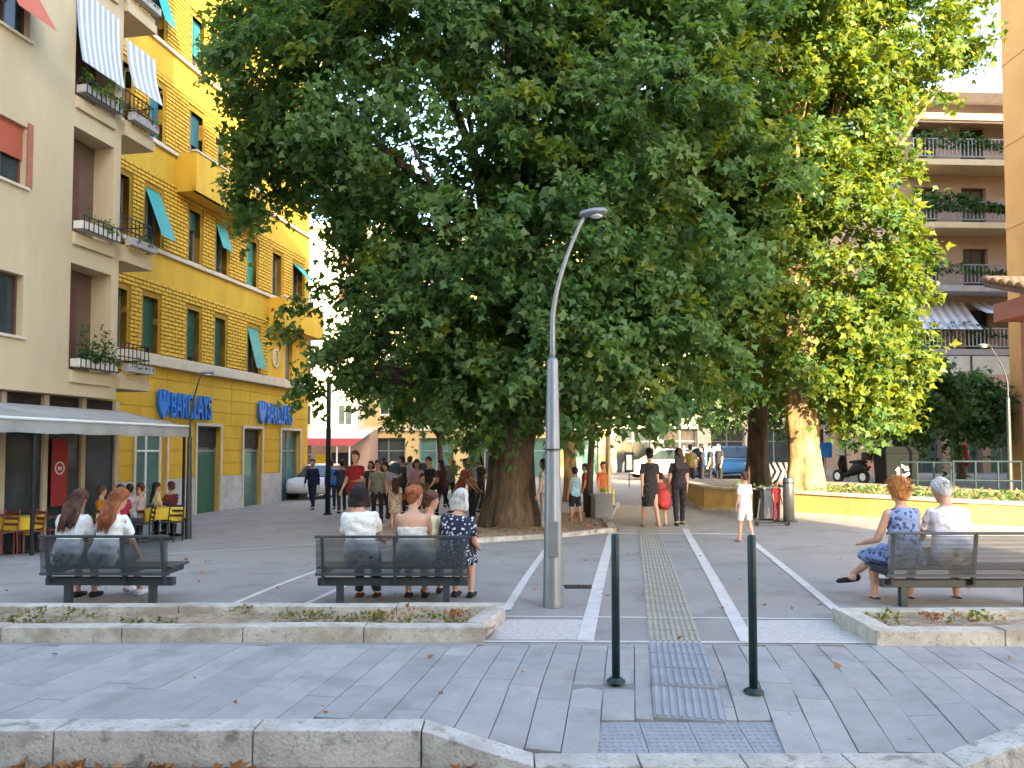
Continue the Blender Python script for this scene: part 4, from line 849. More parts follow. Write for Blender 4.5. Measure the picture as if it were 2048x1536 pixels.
board('blue panel sign among the far parked cars', 1422, 893, 930, 34, .6, None, 'blue_sign'); board('dark blue panel sign beyond the sunlit tree', 1650, 885, 915, 30, .5, None, 'blue_sign')
board('white notice board with dark frame on the path end', 1258, 905, 945, 33, .4, lambda e, w, z0, z1: MB().box(-w / 2 + .08, w / 2 - .08, -.03, -.021, z0 + .1, z1 - .1).build('notice', 'lampglass', e), 'dark', 'steel', 'notice_board')
# recycling bin with arrow mark
b = onx(1790, 25); b.z = .1; e = empty('recycling_bin', b, label='big dark grey recycling bin with white arrow mark behind the low wall', cat='bin'); H = at(1790, 893, 25).z - b.z; w = .52
MB().hexa([(-w * .9, -.4, .08), (w * .9, -.4, .08), (w * .9, .4, .08), (-w * .9, .4, .08), (-w, -.45, H * .86), (w, -.45, H * .86), (w, .45, H * .86), (-w, .45, H * .86)]).build('body', 'binplastic', e, bevel=.03)
MB().hexa([(-w * 1.05, -.48, H * .862), (w * 1.05, -.48, H * .862), (w * 1.05, .48, H * .862), (-w * 1.05, .48, H * .862), (-w * .8, -.3, H), (w * .8, -.3, H), (w * .8, .3, H), (-w * .8, .3, H)]).build('lid', 'binplastic', e, bevel=.03)
m = MB()
for k in range(3):
    a = R(90 + 120 * k); c, s = math.cos(a), math.sin(a); pts = [(-.16, .10), (.04, .10), (.04, .05), (.15, .14), (.04, .23), (.04, .18), (-.16, .18)]
    m.prism([(x * c - y * s, x * s + y * c) for x, y in pts], lambda x, y, d: (x, d, H * .5 + y), -.455, -.440)
m.build('arrow_mark', 'white_paint', e)
for x in (-.35, .35): MB().tube([(x - .03, -.3, .08), (x + .03, -.3, .08)], .08, 12).build('wheel', 'rubber', e)
# railing on the right behind the low wall
for k, (a, b) in enumerate([(1800, 1900), (1905, 2040)]):
    pa, pb_ = onx(a, 22 - k), onx(b, 21.5 - k); e = empty('railing', pa, label=['dark green metal railing behind the low wall near the recycling bin', 'dark green metal railing behind the low wall near the thin lamp'][k], cat='railing', group='railings behind the low wall'); d = pb_ - pa; d.z = 0
    for z in (.45, .95): MB().tube([Vector((0, 0, z)), d + Vector((0, 0, z))], .025, 8).build('rail', 'bollard', e)
    for q in range(4): MB().tube([d * q / 3 + Vector((0, 0, -.3)), d * q / 3 + Vector((0, 0, .97))], .03, 8).build('post', 'bollard', e)
# cars
def car(label, loc, rz, mt, L=4.1, van=0):
    e = empty('parked_car', loc, rz, label, 'car', 'cars parked beyond the square'); W2 = .86; Hs = 1.45 + van
    lower = [(-L / 2, .30), (-L / 2 + .02, .62), (-L / 2 + .12, .88), (-.62, .96), (L / 2 - .5, .98), (L / 2 - .05, .90), (L / 2, .6), (L / 2 - .02, .30), (L / 2 - .35, .22), (-L / 2 + .4, .22)]
    m = MB(); n = len(lower); vs = []; fs = []
    for y, sx in ((-W2 + .0, .985), (-W2 + .10, 1), (W2 - .10, 1), (W2, .985)): vs += [(x * sx, y, z if abs(y) < W2 - .05 else .25 + (z - .25) * .96) for x, z in lower]
    for s in range(3): fs += [(s * n + i, s * n + (i + 1) % n, (s + 1) * n + (i + 1) % n, (s + 1) * n + i) for i in range(n)]
    fs += [tuple(range(n)), tuple(range(3 * n, 4 * n))]; m.add(vs, fs).build('body', mt, e, True)
    x0, x1, x2, x3 = -L * .26, -L * .08, L * .26, L * .43
    MB().hexa([(x0 - .12, -W2 + .08, .94), (x3 - .1, -W2 + .08, .94), (x3 - .1, W2 - .08, .94), (x0 - .12, W2 - .08, .94), (x1, -W2 + .24, Hs), (x2, -W2 + .24, Hs), (x2, W2 - .24, Hs), (x1, W2 - .24, Hs)]).build('cabin_glass', 'glass', e, bevel=.05)
    MB().hexa([(x1 - .04, -W2 + .22, Hs - .03), (x2 + .05, -W2 + .22, Hs - .03), (x2 + .05, W2 - .22, Hs - .03), (x1 - .04, W2 - .22, Hs - .03), (x1 + .05, -W2 + .28, Hs + .04), (x2 - .05, -W2 + .28, Hs + .04), (x2 - .05, W2 - .28, Hs + .04), (x1 + .05, W2 - .28, Hs + .04)]).build('roof', mt, e, bevel=.02)
    for sx in (-L * .31, L * .30):
        for sy in (-1, 1):
            w_ = MB().tube([(sx, sy * (W2 - .2), .31), (sx, sy * (W2 + .01), .31)], .31, 20).build('wheel', 'rubber', e); MB().tube([(sx, sy * (W2 - .02), .31), (sx, sy * (W2 + .02), .31)], .19, 16).build('rim', 'chrome', w_)
    for sy in (-1, 1): MB().ell((-L / 2 + .08, sy * .62, .68), (.06, .16, .08)).build('headlight', 'lampglass', e, True); MB().ell((L / 2 - .03, sy * .68, .76), (.05, .12, .10)).build('tail_light', 'tail_red', e, True)
    return e
car('blue parked car beyond the end of the low wall', onx(1466, 38), 1.3, 'car_blue'); car('pale parked car behind the man in the dark suit', onx(645, 36), 1.45, 'car_white'); car('dark grey parked car behind the people under the great tree', onx(800, 33), .25, 'car_grey')
car('white parked car at the far side of the square', onx(1330, 40), .1, 'car_white'); car('white parked car behind the dark-clothed group', onx(1395, 42), .1, 'car_white')
# motor scooter behind the wall
def scooter(label, loc, rz):
    e = empty('motor_scooter', loc, rz, label, 'scooter'); 
    for y in (-.62, .62): w_ = MB().tube([(-.05, y, .25), (.05, y, .25)], .25, 18).build('wheel', 'rubber', e); MB().tube([(-.055, y, .25), (.055, y, .25)], .14, 14).build('rim', 'chrome', w_)
    MB().rings([((0, -.85, .55), (.06, 0, 0), (0, 0, .08)), ((0, -.6, .62), (.17, 0, 0), (0, 0, .2)), ((0, -.25, .55), (.18, 0, 0), (0, 0, .25)), ((0, .1, .32), (.15, 0, 0), (0, 0, .08)), ((0, .35, .32), (.15, 0, 0), (0, 0, .06))], 14).build('body', 'dark', e, True)
    MB().rings([((0, .32, .3), (.17, 0, 0), (0, .05, 0)), ((0, .45, .7), (.19, 0, 0), (0, .06, 0)), ((0, .40, 1.0), (.12, 0, 0), (0, .06, 0))], 14).build('leg_shield', 'dark', e, True)
    MB().rings([((0, -.75, .80), (.1, 0, 0), (0, 0, .04)), ((0, -.5, .82), (.15, 0, 0), (0, 0, .06)), ((0, -.05, .78), (.13, 0, 0), (0, 0, .05))], 14).build('seat', 'rubber', e, True)
    MB().tube([(-.33, .35, 1.05), (-.1, .42, 1.02), (.1, .42, 1.02), (.33, .35, 1.05)], .018, 8).build('handlebar', 'chrome', e); MB().box(-.2, .2, -1.05, -.7, .85, 1.15).build('top_box', 'dark', e, bevel=.05); MB().ell((0, -.9, .62), (.09, .04, .05)).build('tail_light', 'tail_red', e, True)
    MB().box(-.17, .17, .44, .46, 1.0, 1.4).build('windscreen', 'lampglass', e, bevel=.005); return e
scooter('dark motor scooter with red tail light parked behind the low wall', onx(1700, 29), .35)
# ================================================================ people
SK = {}
def cmat(c, rough=.85, var=.12, scale=14):
    k = 'cloth_%.2f_%.2f_%.2f' % c
    if k not in MATS: mat(k, c, rough, .16, 9, .9, 20)
    return k
mat('skin', (.52, .29, .19), .55, .06, 8); mat('skin_tan', (.40, .20, .12), .55, .06, 8); mat('eye', (.03, .02, .02), .2, .1, 5); mat('lip', (.36, .12, .10), .5, .05, 5)
def dotted(name, c, d, sc, thr=.25, inv=False):
    m = mat(name, c, .85, .12, 10); nt = m.node_tree; n = nt.nodes; l = nt.links; b = n['Principled BSDF']; src = b.inputs['Base Color'].links[0].from_socket
    tc = n.new('ShaderNodeTexCoord'); v = n.new('ShaderNodeTexVoronoi'); v.inputs['Scale'].default_value = sc; l.new(tc.outputs['Object'], v.inputs['Vector'])
    mt = n.new('ShaderNodeMath'); mt.operation = 'LESS_THAN'; mt.inputs[1].default_value = thr; l.new(v.outputs['Distance'], mt.inputs[0])
    mx = n.new('ShaderNodeMix'); mx.data_type = 'RGBA'; l.new(mt.outputs[0], mx.inputs[0]); l.new(src, mx.inputs[6]); mx.inputs[7].default_value = (*d, 1); l.new(mx.outputs[2], b.inputs['Base Color'])
dotted('navy_dots', (.016, .022, .05), (.55, .58, .62), 28, .33); dotted('blue_print', (.20, .27, .46), (.06, .07, .16), 20, .42); dotted('beige_print', (.42, .34, .25), (.16, .13, .11), 18, .35)
for nm, c in {'brown': (.085, .032, .014), 'auburn': (.26, .075, .02), 'dark': (.018, .010, .009), 'orange': (.42, .16, .035), 'white': (.52, .50, .48), 'blond': (.36, .24, .10), 'black': (.008, .007, .007)}.items():
    mat('hair_' + nm, c, .6, .35, 40, .8, 70, stretch=(1, 1, .12))
DEP = None
def remesh(mb, name, mats, vox, smooth=4, extra=None, fold=0):
    me = mb.mesh('tmp', mats); ob = bpy.data.objects.new('tmp', me); C.objects.link(ob)
    r = ob.modifiers.new('r', 'REMESH'); r.mode = 'VOXEL'; r.voxel_size = vox; s = ob.modifiers.new('s', 'SMOOTH'); s.iterations = smooth; s.factor = .5
    dg = bpy.context.evaluated_depsgraph_get(); out = bpy.data.meshes.new_from_object(ob.evaluated_get(dg)); bpy.data.objects.remove(ob); bpy.data.meshes.remove(me); out.name = name
    out.materials.clear()
    for m in (mats if isinstance(mats, (list, tuple)) else [mats]): out.materials.append(MATS[m])
    if extra is not None and extra.v:
        bm = bmesh.new(); bm.from_mesh(out); em = extra.mesh('tmp2', mats); bm.from_mesh(em); bm.to_mesh(out); bm.free(); bpy.data.meshes.remove(em)
    out.polygons.foreach_set('use_smooth', [True] * len(out.polygons)); out.update()
    if fold:                                            # creases in cloth, waves in hair
        n = len(out.vertices); co = np.empty(n * 3); no = np.empty(n * 3); out.vertices.foreach_get('co', co); out.vertices.foreach_get('normal', no); co = co.reshape(-1, 3); no = no.reshape(-1, 3); ph = rng.random(4) * 6; x, y, z = co.T
        w = np.sin(x * 34 + z * 19 + ph[0]) * np.sin(z * 27 - y * 22 + ph[1]) + .6 * np.sin(x * 55 - z * 40 + y * 30 + ph[2]) + .5 * np.sin(z * 62 + x * 20 + ph[3])
        co += no * (w * fold)[:, None]; out.vertices.foreach_set('co', co.ravel()); out.update()
    return out
def rotx(a): return Matrix.Rotation(a, 3, 'X')
def person(label, loc, face, h=1.68, sit=None, lean=0, hips=(0, 0), knees=(0, 0), spread=.02, arms=((5, 8, 12), (5, 8, 12)), head=(0, 0), hair=('short', 'dark'), top=((.5, .5, .5), 'short'), low=('trousers', (.03, .03, .04)), shoes=(.02, .02, .02), skin='skin', vox=.016, group=None, girth=1.0, cross=None, tilt=0):
    """face: heading in degrees, 0 looks along +Y (away from the viewer); sit: seat height"""
    s = h / 1.70; vox *= max(.7, s); TL, CL, UA, FA = .43 * s, .42 * s, .29 * s, .25 * s
    L = R(lean); T = Matrix.Rotation(R(tilt), 3, 'Y') @ rotx(-L)                        # lean forward is +Y
    X, Fd, Zt = T @ Vector((1, 0, 0)), T @ Vector((0, 1, 0)), T @ Vector((0, 0, 1))
    hp = [R(a) for a in hips]; kn = [R(a) for a in knees]
    def leg(i, pz):
        sx = (-1, 1)[i]; a = hp[i]; b = a - kn[i]; hj = Vector((sx * .088 * s, 0, pz))
        d1 = Vector((sx * spread, math.sin(a), -math.cos(a))).normalized(); d2 = Vector((sx * spread * .3, math.sin(b), -math.cos(b))).normalized()
        if cross is not None and i == cross: d1 = Vector((-sx * .15, math.sin(a), -math.cos(a))).normalized(); d2 = Vector((-sx * .55, math.sin(b), -math.cos(b))).normalized()
        k = hj + d1 * TL; return hj, k, k + d2 * CL
    pz = .93 * s
    if sit is None:
        low_ = min(leg(0, 0)[2].z, leg(1, 0)[2].z); pz = -low_ + .075 * s
    else: pz = sit + .10 * s
    legs = [leg(0, pz), leg(1, pz)]; pc = Vector((0, 0, pz)); gth = girth
    def tor(z, rx, ry, dy=0, k=1.0): return (pc + Zt * z * s + Fd * dy * s, X * rx * s * k, Fd * ry * s * k)
    def torso(m, k, z0=-.09, z1=.52, gk=None):
        gk = gk or gth
        prof = [(-.10, .12, .085, 0), (-.05, .16, .112, -.005), (.02, .172 * 1, .12, -.01), (.10, .158, .11, 0), (.20, .136, .098, .005), (.31, .150, .108, .005), (.40, .165, .108, 0), (.455, .155, .092, -.005), (.49, .10, .07, -.005), (.52, .058, .052, 0)]
        m.rings([tor(z, rx * gk + k, ry * gk + k, dy) for z, rx, ry, dy in prof if z0 <= z <= z1], 16)
    sh = [pc + Zt * .445 * s + X * (sx * .156 * s * (.6 + .4 * gth)) for sx in (-1, 1)]; ar = []
    for i in range(2):
        sx = (-1, 1)[i]; f, ab, el = [R(a) for a in arms[i]]
        d1 = T @ Vector((sx * math.sin(ab), math.sin(f) * math.cos(ab), -math.cos(f) * math.cos(ab))); f2 = f + el
        d2 = T @ Vector((sx * math.sin(ab) * .2, math.sin(f2), -math.cos(f2))).normalized(); e = sh[i] + d1 * UA; ar.append((sh[i], e, e + d2 * FA, d2))
    nk = pc + Zt * .50 * s; HM = T @ Matrix.Rotation(R(head[0]), 3, 'Z') @ rotx(R(-head[1])) ; HM = Matrix.Rotation(R(head[0]), 3, 'Z') @ rotx(-R(head[1])) @ rotx(-L * .5)
    hb = nk + Zt * .085 * s; hc = hb + HM @ Vector((0, .018, .105)) * s
    b = MB(); torso(b, -.006)
    b.caps(nk - Zt * .03 * s, hb + HM @ Vector((0, 0, .05)) * s, .056 * s, .052 * s)
    def hr(z, rx, ry, dy): return (hc + HM @ Vector((0, dy, z)) * s, HM @ Vector((rx, 0, 0)) * s, HM @ Vector((0, ry, 0)) * s)
    b.rings([hr(-.125, .025, .025, .045), hr(-.11, .048, .05, .032), hr(-.07, .064, .075, .012), hr(-.02, .074, .092, .002), (hr(.03, .078, .098, -.004)), hr(.07, .072, .090, -.006), hr(.10, .054, .066, -.008), hr(.118, .024, .03, -.008)], 16)
    b.rings([hr(.012, .009, .012, .092), hr(-.025, .016, .022, .100), hr(-.038, .012, .012, .094)], 8)               # nose
    for sx in (-1, 1): b.ell(hc + HM @ Vector((sx * .078, -.008, -.012)) * s, (.010 * s, .02 * s, .032 * s), HM, 8)   # ears
    for i in range(2):
        a, e, w, d = ar[i]; b.caps(a, e, .046 * s, .038 * s); b.caps(e, w, .038 * s, .025 * s); b.rings([(w, X * .020 * s, Fd * .026 * s), (w + d * .04 * s, X * .017 * s, Fd * .038 * s), (w + d * .085 * s, X * .014 * s, Fd * .037 * s)], 10)
        hj, k, an = legs[i]; b.caps(hj, k, .080 * s * (.7 + .3 * gth), .055 * s); b.caps(k, k.lerp(an, .35), .053 * s, .054 * s); b.caps(k.lerp(an, .35), an, .054 * s, .034 * s)
        ff = Vector((0, 1, 0)); 
        if cross is not None and i == cross: ff = (an - k).normalized() * .35 + Vector((-(-1, 1)[i] * .5, .6, 0)); ff.normalize()
        b.caps(an + Vector((0, -.03, -.035)) * s, an + ff * .14 * s + Vector((0, 0, -.045)) * s, .036 * s, .026 * s)
    x = MB()                                                                                                           # fingers and face details
    for i in range(2):
        a, e, w, d = ar[i]; pal = w + d * .08 * s; sd = (-1, 1)[i]; inn = X * -sd
        for q, ln in enumerate((.062, .072, .067, .052)):
            p0 = pal + Fd * (.027 - .018 * q) * s; p1 = p0 + d * ln * .5 * s + inn * .006 * s; p2 = p1 + (d * .8 + inn * .6).normalized() * ln * .5 * s; x.tube([p0 - d * .02 * s, p1, p2], [.0095 * s, .0085 * s, .006 * s], 6)
        p0 = w + d * .03 * s + Fd * .024 * s; p1 = p0 + (d * .6 + Fd * .8).normalized() * .035 * s; x.tube([p0, p1, p1 + (d * .9 + Fd * .2 + inn * .3).normalized() * .03 * s], [.011 * s, .0095 * s, .007 * s], 6)
    for sx in (-1, 1): x.ell(hc + HM @ Vector((sx * .031, .088, .006)) * s, (.013 * s, .008 * s, .007 * s), HM, 8, 1)
    x.ell(hc + HM @ Vector((0, .092, -.066)) * s, (.024 * s, .008 * s, .008 * s), HM, 8, 2)
    o = bpy.data.objects.new('person', remesh(b, 'person', [skin, 'eye', 'lip'], vox, 3, x)); link(o); tag(o, label, 'person', group); o.location = loc; o.rotation_euler = (0, 0, R(face))
    def gar(name, m, mt, v=vox, sm_=3, extra=None, fold=.0045):
        q = bpy.data.objects.new(name, remesh(m, name, mt if isinstance(mt, str) else cmat(mt), v, sm_, extra, fold * s)); link(q, o); return q
    # top
    tc, sl = top; dress = low[0] == 'dress'
    t = MB()
    if sl == 'strapless': t.rings([tor(z, rx * gth + .012, ry * gth + .012, dy) for z, rx, ry, dy in [(-.08, .165, .115, 0), (.02, .176, .122, 0), (.2, .140, .102, 0), (.3, .152, .110, 0), (.33, .155, .110, 0)]], 16)
    else: torso(t, .012, -.10 if not dress else -.10, .50)
    if sl in ('short', 'long'):
        for i in range(2):
            a, e, w, d = ar[i]
            if sl == 'short': t.caps(a, a.lerp(e, .3), .052 * s, .055 * s); t.tube([a.lerp(e, .1), a.lerp(e, .3), a.lerp(e, .68)], [.050 * s, .056 * s, .058 * s], 14)
            else: t.caps(a, e, .060 * s, .050 * s); t.tube([e - (w - e) * .1, e.lerp(w, .94)], [.050 * s, .036 * s], 14)
    def skirt(m, ln, fl):
        if sit is None:
            e = -.02 - ln; m.rings([tor(.04, .172 * gth, .122 * gth), tor(-.06, .185 * gth, .135 * gth), tor(-.06 - ln * .5, .190 + fl * .5, .145 + fl * .5), tor(e - .04, .185 + fl, .150 + fl), tor(e - .05, .185 + fl, .150 + fl)], 20)
        else:
            m.rings([tor(.06, .165 * gth, .120 * gth), tor(-.04, .195 * gth, .15 * gth), tor(-.095, .19, .14)], 16); k = (legs[0][1] + legs[1][1]) * .5 if cross is None else legs[1 - cross][1]
            m.rings([(pc + Vector((0, -.02, 0)), Vector((.19 * s, 0, 0)), Vector((0, 0, .10 * s))), (pc.lerp(k, .5), Vector((.185 * s, 0, 0)), Vector((0, 0, .095 * s))), (k + Vector((0, .02, 0)), Vector((.17 * s, 0, 0)), Vector((0, 0, .085 * s)))], 16)
            for hj, kk, an in legs: m.tube([hj.lerp(kk, .6), kk, kk.lerp(an, max(.12, ln * .7))], [.085 * s, .092 * s, .085 * s], 14)
    if dress: skirt(t, low[2] if len(low) > 2 else .42, low[3] if len(low) > 3 else .02); gar('dress', t, tc)
    else: gar('top', t, tc)
    if low[0] in ('trousers', 'shorts', 'jeans'):
        m = MB(); torso(m, .008, -.10, .03)
        for hj, k, an in legs:
            if low[0] == 'shorts': m.tube([hj + Vector((0, 0, .03)), hj.lerp(k, .5), hj.lerp(k, .92)], [.094 * s, .086 * s, .082 * s], 16)
            else: m.caps(hj, k, .090 * s * (.7 + .3 * gth), .064 * s); m.caps(k, k.lerp(an, .35), .064 * s, .062 * s); m.tube([k.lerp(an, .3), k.lerp(an, .97)], [.062 * s, .052 * s], 14)
        gar('trousers' if low[0] != 'shorts' else 'shorts', m, low[1])
    elif low[0] == 'skirt': m = MB(); skirt(m, low[2] if len(low) > 2 else .4, .03); gar('skirt', m, low[1])
    for i, (hj, k, an) in enumerate(legs):
        m = MB(); ff = Vector((0, 1, 0)); up = Vector((0, 0, 1))
        if cross is not None and i == cross: ff = (an - k).normalized() * .35 + Vector((-(-1, 1)[i] * .5, .6, 0)); ff.normalize()
        sx = ff.cross(up).normalized(); c0 = an + Vector((0, 0, -.045 * s))
        m.rings([(c0 - ff * .075 * s, sx * .02 * s, up * .02 * s), (c0 - ff * .06 * s, sx * .038 * s, up * .040 * s), (c0, sx * .043 * s, up * .044 * s), (c0 + ff * .09 * s - up * .008 * s, sx * .046 * s, up * .034 * s), (c0 + ff * .16 * s - up * .012 * s, sx * .038 * s, up * .026 * s), (c0 + ff * .185 * s - up * .014 * s, sx * .015 * s, up * .012 * s)], 14)
        q = m.build('shoe', cmat(shoes), o, True)
    # hair
    st, hcn = hair; hm = 'hair_' + hcn; m = MB()
    def H_(x_, y_, z_): return hc + HM @ Vector((x_, y_, z_)) * s
    if st != 'bald':
        m.rings([hr(-.05, .060, .05, -.052), hr(-.01, .084, .078, -.030), hr(.03, .090, .098, -.016), hr(.07, .084, .100, -.010), hr(.105, .064, .078, -.010), hr(.13, .030, .038, -.010)], 16)
        m.ell(H_(0, -.055, -.03), (.076 * s, .058 * s, .075 * s), HM)
        if st == 'long':
            bk = -Fd
            for q in range(-3, 4):
                p0 = H_(q * .022, -.05, .02); p1 = H_(q * .030, -.075, -.12); p2 = nk + X * q * .027 * s + bk * .10 * s - Zt * .10 * s; p3 = nk + X * q * .024 * s + bk * (.125) * s - Zt * (.17 + .025 * ((q * 7) % 3)) * s; m.tube([p0, p1, p2, p3], [.030 * s, .028 * s, .026 * s, .012 * s], 8)
        if st == 'bob':
            for q in range(-3, 4): m.tube([H_(q * .024, -.04, .02), H_(q * .032, -.06 + abs(q) * .012, -.08), H_(q * .034, -.062 + abs(q) * .016, -.15)], [.034 * s, .036 * s, .022 * s], 8)
        if st == 'bun': m.ell(H_(0, -.115, .04), (.048 * s, .045 * s, .048 * s), HM); m.ell(H_(0, -.06, -.06), (.06 * s, .045 * s, .05 * s), HM)
        if st == 'puffy': m.ell(H_(0, -.022, .015), (.108 * s, .115 * s, .130 * s), HM); m.ell(H_(0, -.055, -.06), (.09 * s, .06 * s, .075 * s), HM)
    else: m.rings([hr(-.06, .062, .03, -.062), hr(-.03, .083, .05, -.05), hr(.0, .084, .05, -.052), hr(.03, .076, .04, -.056)], 14)
    xs_ = MB()
    if vox < .0165:                                     # loose strands over the hair mass
        rr = random.Random(label)
        for q in range(230):
            a = rr.uniform(0, 6.28); e = rr.uniform(-.15, 1.2); d = Vector((math.cos(a) * math.cos(e), math.sin(a) * math.cos(e), math.sin(e)))
            if d.y > .35 and d.z < .55: continue
            k = 1.12 if st == 'puffy' else 1.0; rx = Vector((.088 * d.x, .098 * d.y - .014, .13 * d.z + .0)) * k; p0 = H_(*rx); dn = HM @ (Vector((d.x * .25, d.y * .3 - .25, -1)) if st != 'puffy' else Vector((d.x, d.y, -.6 + rr.uniform(-.5, .5)))); ln = (.06 if st in ('short', 'bun', 'puffy') else .10) * rr.uniform(.5, 1.1) * s; w = Vector((rr.uniform(-1, 1), rr.uniform(-1, 1), 0)) * .012 * s; p0 = p0 + (HM @ d) * .003 * s
            xs_.tube([p0, p0 + dn.normalized() * ln * .5 + (HM @ d) * .006 * s + w * .4, p0 + dn.normalized() * ln + w], [.0035 * s, .003 * s, .0012 * s], 4)
        if st == 'long':
            for q in range(90):
                u = rr.uniform(-1, 1); p0 = H_(u * .07, -.085, -.06); p2 = nk + X * u * .10 * s - Fd * (.125 + rr.uniform(-.01, .015)) * s - Zt * .08 * s; p3 = nk + X * (u * .10 + rr.uniform(-.02, .02)) * s - Fd * .14 * s - Zt * rr.uniform(.14, .26) * s; xs_.tube([p0, p0.lerp(p2, .6) - Fd * .01 * s, p2, p3], [.004 * s, .005 * s, .0045 * s, .0015 * s], 4)
    gar('hair', m, hm, vox * .75, 2, xs_, .003); return o
def place(px, Y): return onx(px, Y)
SEAT = .385
def seated(label, px, by, **k):
    Y = by + .17; kk = dict(sit=SEAT, hips=(84, 84), knees=(84, 84), arms=((30, 6, 45), (30, 6, 45)), group=k.pop('group', None)); kk.update(k); x = (px - 1024) / F * Y; o = person(label, (x, Y, 0), kk.pop('face', 0), **kk); return o
seated('girl with long brown hair and white top sitting at the end of the bench', 140, 7.88, h=1.48, lean=16, hair=('long', 'brown'), top=((.66, .65, .64), 'short'), low=('shorts', (.03, .03, .04)), skin='skin', shoes=(.02, .02, .02), head=(-8, 20), vox=.012)
seated('girl with long auburn hair and white shirt bending forward on the bench', 212, 7.88, h=1.50, lean=14, tilt=4, face=-10, hair=('long', 'auburn'), top=((.72, .71, .68), 'short'), low=('shorts', (.16, .18, .25)), shoes=(.6, .6, .6), head=(-12, 18), knees=(60, 70), arms=((35, 14, 30), (30, 14, 20)), vox=.012)
seated('woman with short dark hair in white blouse and jeans on the bench', 724, 7.86, h=1.55, lean=4, tilt=-3, hair=('bob', 'dark'), top=((.72, .70, .66), 'short'), low=('jeans', (.02, .05, .07)), shoes=(.06, .02, .02), girth=1.12, head=(14, 8), vox=.012)
seated('woman with auburn bun and bare back in pale strapless top on the bench', 826, 7.86, h=1.52, lean=5, hair=('bun', 'auburn'), top=((.6, .56, .5), 'strapless'), low=('skirt', (.22, .21, .19), .45), shoes=(.02, .015, .012), girth=1.05, head=(-40, 5), vox=.012)
seated('small person in white and yellow shirt squeezed between two women on the bench', 858, 8.02, h=1.40, lean=4, hair=('short', 'brown'), top=((.66, .62, .40), 'short'), low=('trousers', (.10, .07, .05)), shoes=(.03, .02, .02), head=(-60, 5), vox=.012)
seated('old woman with white bobbed hair in navy dotted dress on the bench', 908, 7.86, h=1.46, lean=8, tilt=4, face=-12, hair=('bob', 'white'), top=('navy_dots', 'short'), low=('dress', None, .35), shoes=(.015, .015, .015), girth=1.12, head=(-14, 14), vox=.012)
seated('woman with puffy orange hair in blue print dress, legs crossed, on the bench', 1808, 7.78, h=1.68, lean=5, tilt=-2, face=8, hair=('puffy', 'orange'), top=('blue_print', 'none'), low=('dress', None, .30), shoes=(.012, .012, .012), hips=(84, 90), knees=(88, 48), cross=1, head=(6, 6), vox=.012, arms=((20, 16, 60), (22, 10, 50)))
seated('old man with white hair and white shirt bent forward on the bench', 1902, 7.78, h=1.70, lean=13, hair=('short', 'white'), top=((.70, .66, .68), 'short'), low=('shorts', (.20, .17, .12)), shoes=(.015, .015, .015), girth=1.22, spread=.30, head=(12, 20), vox=.012, arms=((30, 12, 40), (30, 10, 40)))
# black handbag on the old woman's lap
hx = (940 - 1024) / F * 8.2; e = empty('handbag', (hx, 8.25, .47), -.2, 'small black handbag on the lap of the old woman in the dotted dress', 'bag'); MB().hexa([(-.05, -.12, 0), (.05, -.12, 0), (.05, .12, 0), (-.05, .12, 0), (-.03, -.09, .17), (.03, -.09, .17), (.03, .09, .17), (-.03, .09, .17)]).build('body', 'dark', e, bevel=.02); MB().tube([(0, -.07, .16), (0, -.05, .26), (0, .05, .26), (0, .07, .16)], .008, 6).build('handle', 'dark', e, True)
WALK = dict(hips=(18, -14), knees=(6, 22), arms=((-16, 6, 12), (18, 6, 18)))
def std(label, px, Y, face=0, **k): q = place(px, Y); kk = dict(vox=.018); kk.update(k); return person(label, q, face, **kk)
# on and beside the path
std('woman in short black dress walking away along the path', 1299, 16.6, 4, h=1.66, hair=('bun', 'black'), top=((.022, .016, .018), 'short'), low=('dress', None, .36, -.01), shoes=(.4, .25, .18), **WALK)
std('woman in black trousers and top walking away beside the red backpack', 1357, 16.8, 0, h=1.62, hair=('long', 'dark'), top=((.018, .014, .02), 'short'), low=('trousers', (.014, .012, .018)), hips=(-8, 12), knees=(14, 4))
ck = std('small child walking away under a big red backpack between two women', 1321, 16.9, 0, h=1.12, hair=('short', 'brown'), top=((.3, .05, .05), 'short'), low=('shorts', (.10, .08, .08)), shoes=(.3, .25, .22), hips=(12, -10), knees=(4, 16))
bp = empty('backpack', ck.location + Vector((0, -.16, .36)), 0, 'bright red backpack worn by the small child on the path', 'backpack'); MB().rings([((0, 0, 0), (.13, 0, 0), (0, .07, 0)), ((0, -.02, .06), (.17, 0, 0), (0, .11, 0)), ((0, -.03, .2), (.18, 0, 0), (0, .12, 0)), ((0, -.01, .34), (.16, 0, 0), (0, .10, 0)), ((0, .01, .42), (.09, 0, 0), (0, .06, 0))], 16).build('body', 'red_cloth', bp, True); MB().ell((0, -.13, .12), (.12, .05, .08)).build('pocket', 'red_cloth', bp, True)
for sx in (-1, 1): MB().tube([(sx * .09, .06, .05), (sx * .10, .16, .2), (sx * .08, .08, .4)], .014, 6).build('strap', 'dark', bp, True)
p = gp(1491, 1084); person('child in white shirt and shorts standing beside the path', p, 25, h=1.18, hair=('short', 'brown'), top=((.70, .66, .64), 'short'), low=('shorts', (.66, .62, .60)), shoes=(.35, .2, .2), vox=.016, hips=(8, -6), knees=(3, 10))
p = gp(1553, 1043); person('toddler in red outfit standing beside the stout grey post', p, 200, h=.86, hair=('short', 'dark'), top=((.40, .03, .04), 'short'), low=('trousers', (.34, .04, .05)), vox=.016)
